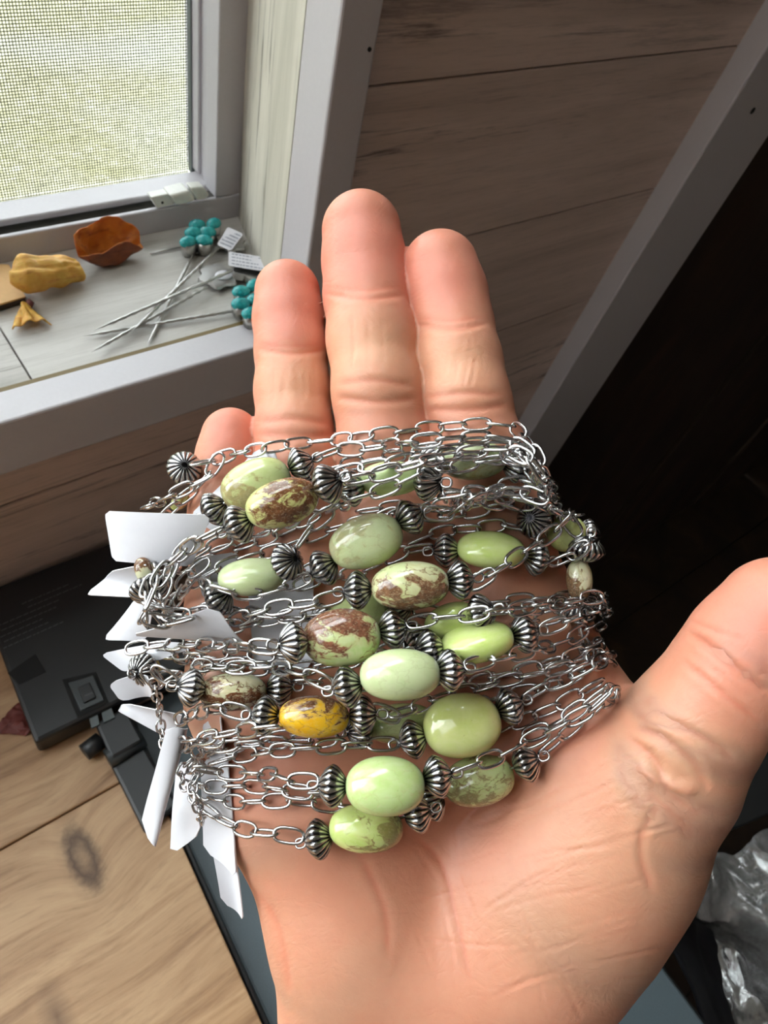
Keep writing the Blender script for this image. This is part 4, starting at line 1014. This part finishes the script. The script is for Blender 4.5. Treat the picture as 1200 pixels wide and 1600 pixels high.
bracelet(21, 'bracelet with lime stone glimpsed below the cream and brown oval', (704, 970, 84, 56, -20), LIME, runs=[([(250, 1018), (300, 1022), (360, 1020), (420, 1024), (470, 1030)],), ([(800, 975), (850, 968), (900, 955), (938, 950)],)], left=[(620, 1010), (560, 1030), (480, 1044), (400, 1046), (330, 1036), (262, 1024), (232, 1036)], spl=(655, 1000), right=[(790, 950), (850, 950), (905, 944), (936, 940), (948, 952, .008)], spr=(752, 958), st={},
    tags=[dict(corners=[(160, 1000), (214, 934), (240, 938), (228, 1002)], bend=.001)])
bracelet(25, 'bracelet with tiny green stone at the left rim above the hanging chain', (240, 1040, 34, 20, 60), MINT, left=None, spl=None, right=[(262, 1062), (300, 1050), (345, 1040), (400, 1036), (450, 1040)], spr=(224, 1046), st={}, runs=[([(226, 1046), (232, 1062), (250, 1070), (270, 1056), (290, 1046)],), ([(262, 1178), (300, 1162), (345, 1156), (372, 1158)],)],
    tags=[dict(corners=[(156, 1022), (262, 1004), (320, 1006), (196, 1052)], bend=.0012)])
bracelet(13, 'bracelet with olive green and brown stone lying on the palm by the thumb pad', (748, 1220, 112, 78, -12), GREEN, runs=[([(820, 1150), (870, 1130), (915, 1100), (950, 1075), (962, 1090)],), ([(300, 1225), (340, 1230), (390, 1228), (440, 1234), (490, 1240), (540, 1245)],)], left=[(620, 1268), (556, 1262), (505, 1256), (440, 1250), (391, 1254), (344, 1250), (311, 1235), (300, 1215)], spl=(674, 1254), right=[(848, 1176), (868, 1160), (900, 1132), (930, 1110), (950, 1090), (962, 1078, .005)], spr=(822, 1192), st=dict(brown=.6, vein=.7, side=(-.4, -.6, 0), bias=.0))
bracelet(12, 'bracelet with lowest lime stone, brown right side, nearest the wrist', (572, 1294, 116, 74, 2), LIME, left=[(461, 1307), (432, 1303), (400, 1300), (373, 1293), (347, 1280), (318, 1262), (302, 1236)], spl=(498, 1311), right=None, spr=(652, 1270), st=dict(brown=.55, vein=.8, side=(.9, -.3, 0), bias=-.02),
    tags=[dict(corners=[(322, 1270), (364, 1290), (382, 1442), (346, 1412)], bend=.001), dict(corners=[(314, 1190), (356, 1176), (371, 1376), (318, 1330)], bend=.0008),
          dict(corners=[(276, 1190), (300, 1196), (314, 1300), (266, 1336)], bend=.0006)])
bracelet(14, 'bracelet with brown and cream mottled stone at the little finger edge', (364, 1081, 104, 60, -2), CREAM, left=[(262, 1062), (244, 1046), (226, 1052)], spl=(299, 1075), right=[(470, 1062), (505, 1068), (560, 1075), (640, 1062), (760, 1058), (850, 1040), (920, 1015), (946, 1000, .006)], spr=(437, 1075), st=dict(brown=1.0, vein=1.0, side=(-.4, -.2, .3), bias=.035, bcol=(.15, .05, .018), cream=.9),
    tags=[dict(corners=[(168, 1068), (232, 1060), (242, 1096), (190, 1098)], bend=.0025), dict(corners=[(178, 1108), (198, 1098), (292, 1118), (262, 1152)], bend=.0012)],
    runs=[([(240, 1062), (246, 1092), (250, 1116), (252, 1143), (259, 1172), (262, 1200)], 's')])
bracelet(24, 'bracelet with small orange-green stone showing inside a link at the heap\'s upper corner', (281, 784, 34, 22, -40), YELG, left=[(262, 800), (244, 830), (236, 868)], spl=None, right=None, spr=(288, 731, 0, .8), st=dict(brown=.9, side=(.8, 0, 0), bcol=(.45, .2, .05)),
    runs=[([(300, 726), (330, 721), (348, 712), (400, 703), (442, 696), (490, 690), (526, 687), (560, 683), (606, 678), (650, 671), (700, 667), (745, 663), (796, 664), (826, 690), (846, 730), (858, 760), (866, 790, .01)],), ([(345, 712), (318, 752), (290, 776), (262, 800), (238, 830)],), ([(330, 744), (276, 770), (240, 788), (215, 800)],)])
bracelet(1, 'bracelet with green stone, tan lower left, uppermost on the little finger side', (400, 757, 112, 80, -22), GREEN, left=[(318, 826), (300, 846), (270, 880), (246, 915), (228, 952)], spl=(335, 796), right=[(520, 703), (566, 702), (612, 696), (660, 689), (708, 684), (760, 682), (806, 690), (834, 716), (848, 746), (858, 776, .010)], spr=(470, 726), st=dict(brown=.55, vein=.4, side=(-.9, -.5, 0), bias=.0, bcol=(.28, .16, .06)),
    tags=[dict(corners=[(164, 798), (330, 804), (300, 884), (176, 876)], bend=-.0012)])
bracelet(19, 'bracelet with dull yellow-green stone at the far right rim below a spacer', (886, 834, 54, 62, 60), YELG, left=[(800, 792), (745, 782), (690, 790), (640, 800), (590, 812), (520, 826), (460, 850), (404, 868), (352, 884), (300, 912), (262, 950)], spl=(834, 812, 0, .65), right=[(924, 862), (916, 884, .008)], spr=(918, 838, .002, .3), st=dict(vein=.2))
bracelet(18, 'bracelet with cream stone standing upright on the rightmost rim of the heap', (905, 906, 64, 42, 88), CREAM, left=[(900, 828), (882, 806), (850, 790), (800, 778), (740, 770), (690, 775)], spl=(917, 858, 0), right=[(904, 968), (908, 1000, .004), (925, 1030, .008)], spr=(903, 952, .003), st=dict(brown=.9, vein=.5, side=(.5, -.6, .2), bias=.04))
bracelet(5, 'bracelet with bright lime stone on edge, upper right of the heap', (767, 859, 106, 46, 4), LIME, flat=.55, left=[(664, 852), (630, 862), (590, 880), (552, 896), (500, 905), (460, 916)], spl=(697, 861), right=[(872, 884), (900, 862), (918, 850), (930, 846, .006)], spr=(838, 872), st={})
bracelet(8, 'bracelet with lime stone on edge beside the skin gap at the right', (745, 1003, 116, 50, -11), LIME, flat=.55, left=[(640, 1020), (590, 1026), (540, 1030)], spl=(671, 1014), right=[(848, 984), (880, 972), (914, 962), (942, 950), (952, 962, .006)], spr=(819, 990), st={})
bracelet(4, 'bracelet with pale green stone on edge at the left under an open link chain', (395, 901, 108, 50, -4), PALEG, flat=.6, left=[(318, 960), (280, 965), (240, 950), (224, 925)], spl=(342, 935), right=[(470, 846), (498, 812), (556, 776), (600, 768), (650, 742), (712, 730), (770, 715), (820, 720), (846, 752, .004), (856, 785, .012)], spr=(449, 878, 0, .35), st={})
bracelet(23, 'bracelet with half-hidden brown and cream stone under the top left tag', (226, 892, 44, 30, 70), CREAM, left=None, spl=None, right=[(232, 945), (226, 965), (245, 985), (300, 980), (350, 968)], spr=(232, 922), st=dict(brown=1.0, side=(-1, 0, 0), bias=.05),
    tags=[dict(corners=[(131, 930), (172, 892), (232, 880), (212, 934)], bend=.002)], runs=[([(300, 846), (276, 872), (262, 900), (250, 935), (262, 965), (300, 960)],), ([(322, 880), (290, 905), (268, 940), (244, 960), (230, 940)],), ([(246, 884), (232, 915), (224, 950), (240, 975), (290, 968), (340, 955)],)])
bracelet(2, 'bracelet with brown-patched green stone overlapping the uppermost green stone', (441, 786, 116, 76, -18), YELG, left=[(345, 826), (320, 838), (296, 855), (274, 872), (256, 890), (240, 920), (224, 962)], spl=(373, 819), right=[(548, 752), (590, 742), (640, 728), (690, 716), (750, 704), (802, 704), (838, 728), (852, 756), (862, 790, .012)], spr=(512, 756), st=dict(brown=1.0, vein=.9, side=(.55, .35, .5), bias=.03))
bracelet(3, 'bracelet with pale green stone lightly tanned on its left, mid heap', (572, 846, 118, 84, -20), PALEG, left=[(472, 909), (448, 916), (424, 925), (380, 929), (344, 921), (306, 909)], spl=(506, 887), right=[(672, 800), (700, 806), (740, 778), (790, 766), (832, 772), (864, 790), (880, 812, .010)], spr=(640, 808), st=dict(brown=.35, vein=.25, side=(-.7, .5, .2), bias=.0, bcol=(.30, .18, .08)))
bracelet(6, 'bracelet with cream stone marked by a dark brown patch, heap centre', (641, 915, 122, 78, -4), (CREAM[0], (.55, .62, .30)), left=[(531, 932), (490, 942), (450, 946), (399, 957), (350, 975), (308, 985)], spl=(559, 922), right=[(742, 910), (770, 895), (799, 877), (824, 858), (861, 836), (888, 808), (905, 805, .006)], spr=(718, 906), st=dict(brown=1.0, vein=.9, side=(.35, -.5, .4), bias=.01, bcol=(.20, .10, .05)),
    tags=[dict(corners=[(200, 992), (322, 950), (346, 956), (386, 1004)], bend=-.0008, rad=.002)])
bracelet(15, 'bracelet with yellow-orange stone with brown top, the only orange one', (491, 1120, 110, 66, 2), ((.72, .36, .006), (.78, .50, .02)), left=[(384, 1116), (345, 1106), (300, 1116), (266, 1130)], spl=(415, 1118), right=[(590, 1112), (612, 1118), (654, 1104), (692, 1085), (742, 1078), (800, 1060), (860, 1048), (910, 1034), (946, 1018), (956, 1030, .006)], spr=(567, 1117), st=dict(brown=1.0, vein=.8, side=(.1, .9, .2), bias=.0, bcol=(.17, .07, .03)),
    runs=[([(262, 1182), (285, 1160), (318, 1154), (352, 1146), (392, 1140), (430, 1135), (470, 1138)],), ([(300, 1186), (282, 1206), (292, 1232), (312, 1258)], 's'), ([(318, 1196), (300, 1226), (310, 1262), (318, 1284)], 's')],
    tags=[dict(corners=[(264, 1128, -.004), (294, 1132, -.004), (240, 1322, -.003), (220, 1292, -.003)], bend=-.002), dict(corners=[(314, 1128), (344, 1118), (350, 1176), (330, 1196)], bend=.002)])
bracelet(7, 'bracelet with green stone crossed by brown veins, left of centre', (534, 996, 122, 92, -4), ((.42, .56, .18), (.52, .62, .30)), left=[(432, 1012), (405, 1009), (373, 1009), (325, 1008), (290, 1006), (256, 1006), (216, 1011), (178, 1020)], spl=(458, 1004), right=[(645, 972), (667, 966), (711, 966), (745, 957), (790, 956), (832, 946), (890, 940), (934, 930), (948, 945, .006)], spr=(613, 983), st=dict(brown=1.0, vein=1.0, side=(-.25, .75, .3), bias=.02, bcol=(.22, .09, .05), cream=.3))
bracelet(9, 'bracelet with plain pale green oval in the middle of the heap', (625, 1054, 126, 82, -2), PALEG, left=[(512, 1070), (472, 1050), (430, 1042), (384, 1043), (330, 1042), (285, 1032)], spl=(543, 1073), right=[(732, 1040), (777, 1028), (832, 1016), (887, 1001), (930, 975), (944, 985, .006)], spr=(703, 1047), st=dict(vein=.12))
bracelet(10, 'bracelet with large plain yellow-green oval, right of the lower heap', (722, 1133, 122, 100, -10), YELG, left=[(618, 1162), (580, 1163), (545, 1164), (500, 1168), (439, 1172), (377, 1180), (326, 1194), (300, 1204)], spl=(645, 1155), right=[(826, 1086), (860, 1068), (905, 1052), (944, 1030), (954, 1042, .006)], spr=(796, 1104), st={})
bracelet(11, 'bracelet with minty green oval directly above the lowest lime stone', (602, 1228, 124, 92, 0), MINT, left=[(492, 1220), (462, 1224), (440, 1212), (400, 1209), (355, 1207), (318, 1204), (296, 1196)], spl=(520, 1228), right=[(712, 1206), (735, 1197), (781, 1181), (811, 1166), (850, 1146), (900, 1122), (938, 1100), (958, 1078), (966, 1090, .005)], spr=(683, 1213), st=dict(brown=.15, vein=.2, bcol=(.4, .3, .12)))
for o in bpy.data.objects:
    if o.type == 'EMPTY' and o.name.startswith('bracelet'): o['group'] = 'stone and chain bracelets heaped on the palm'
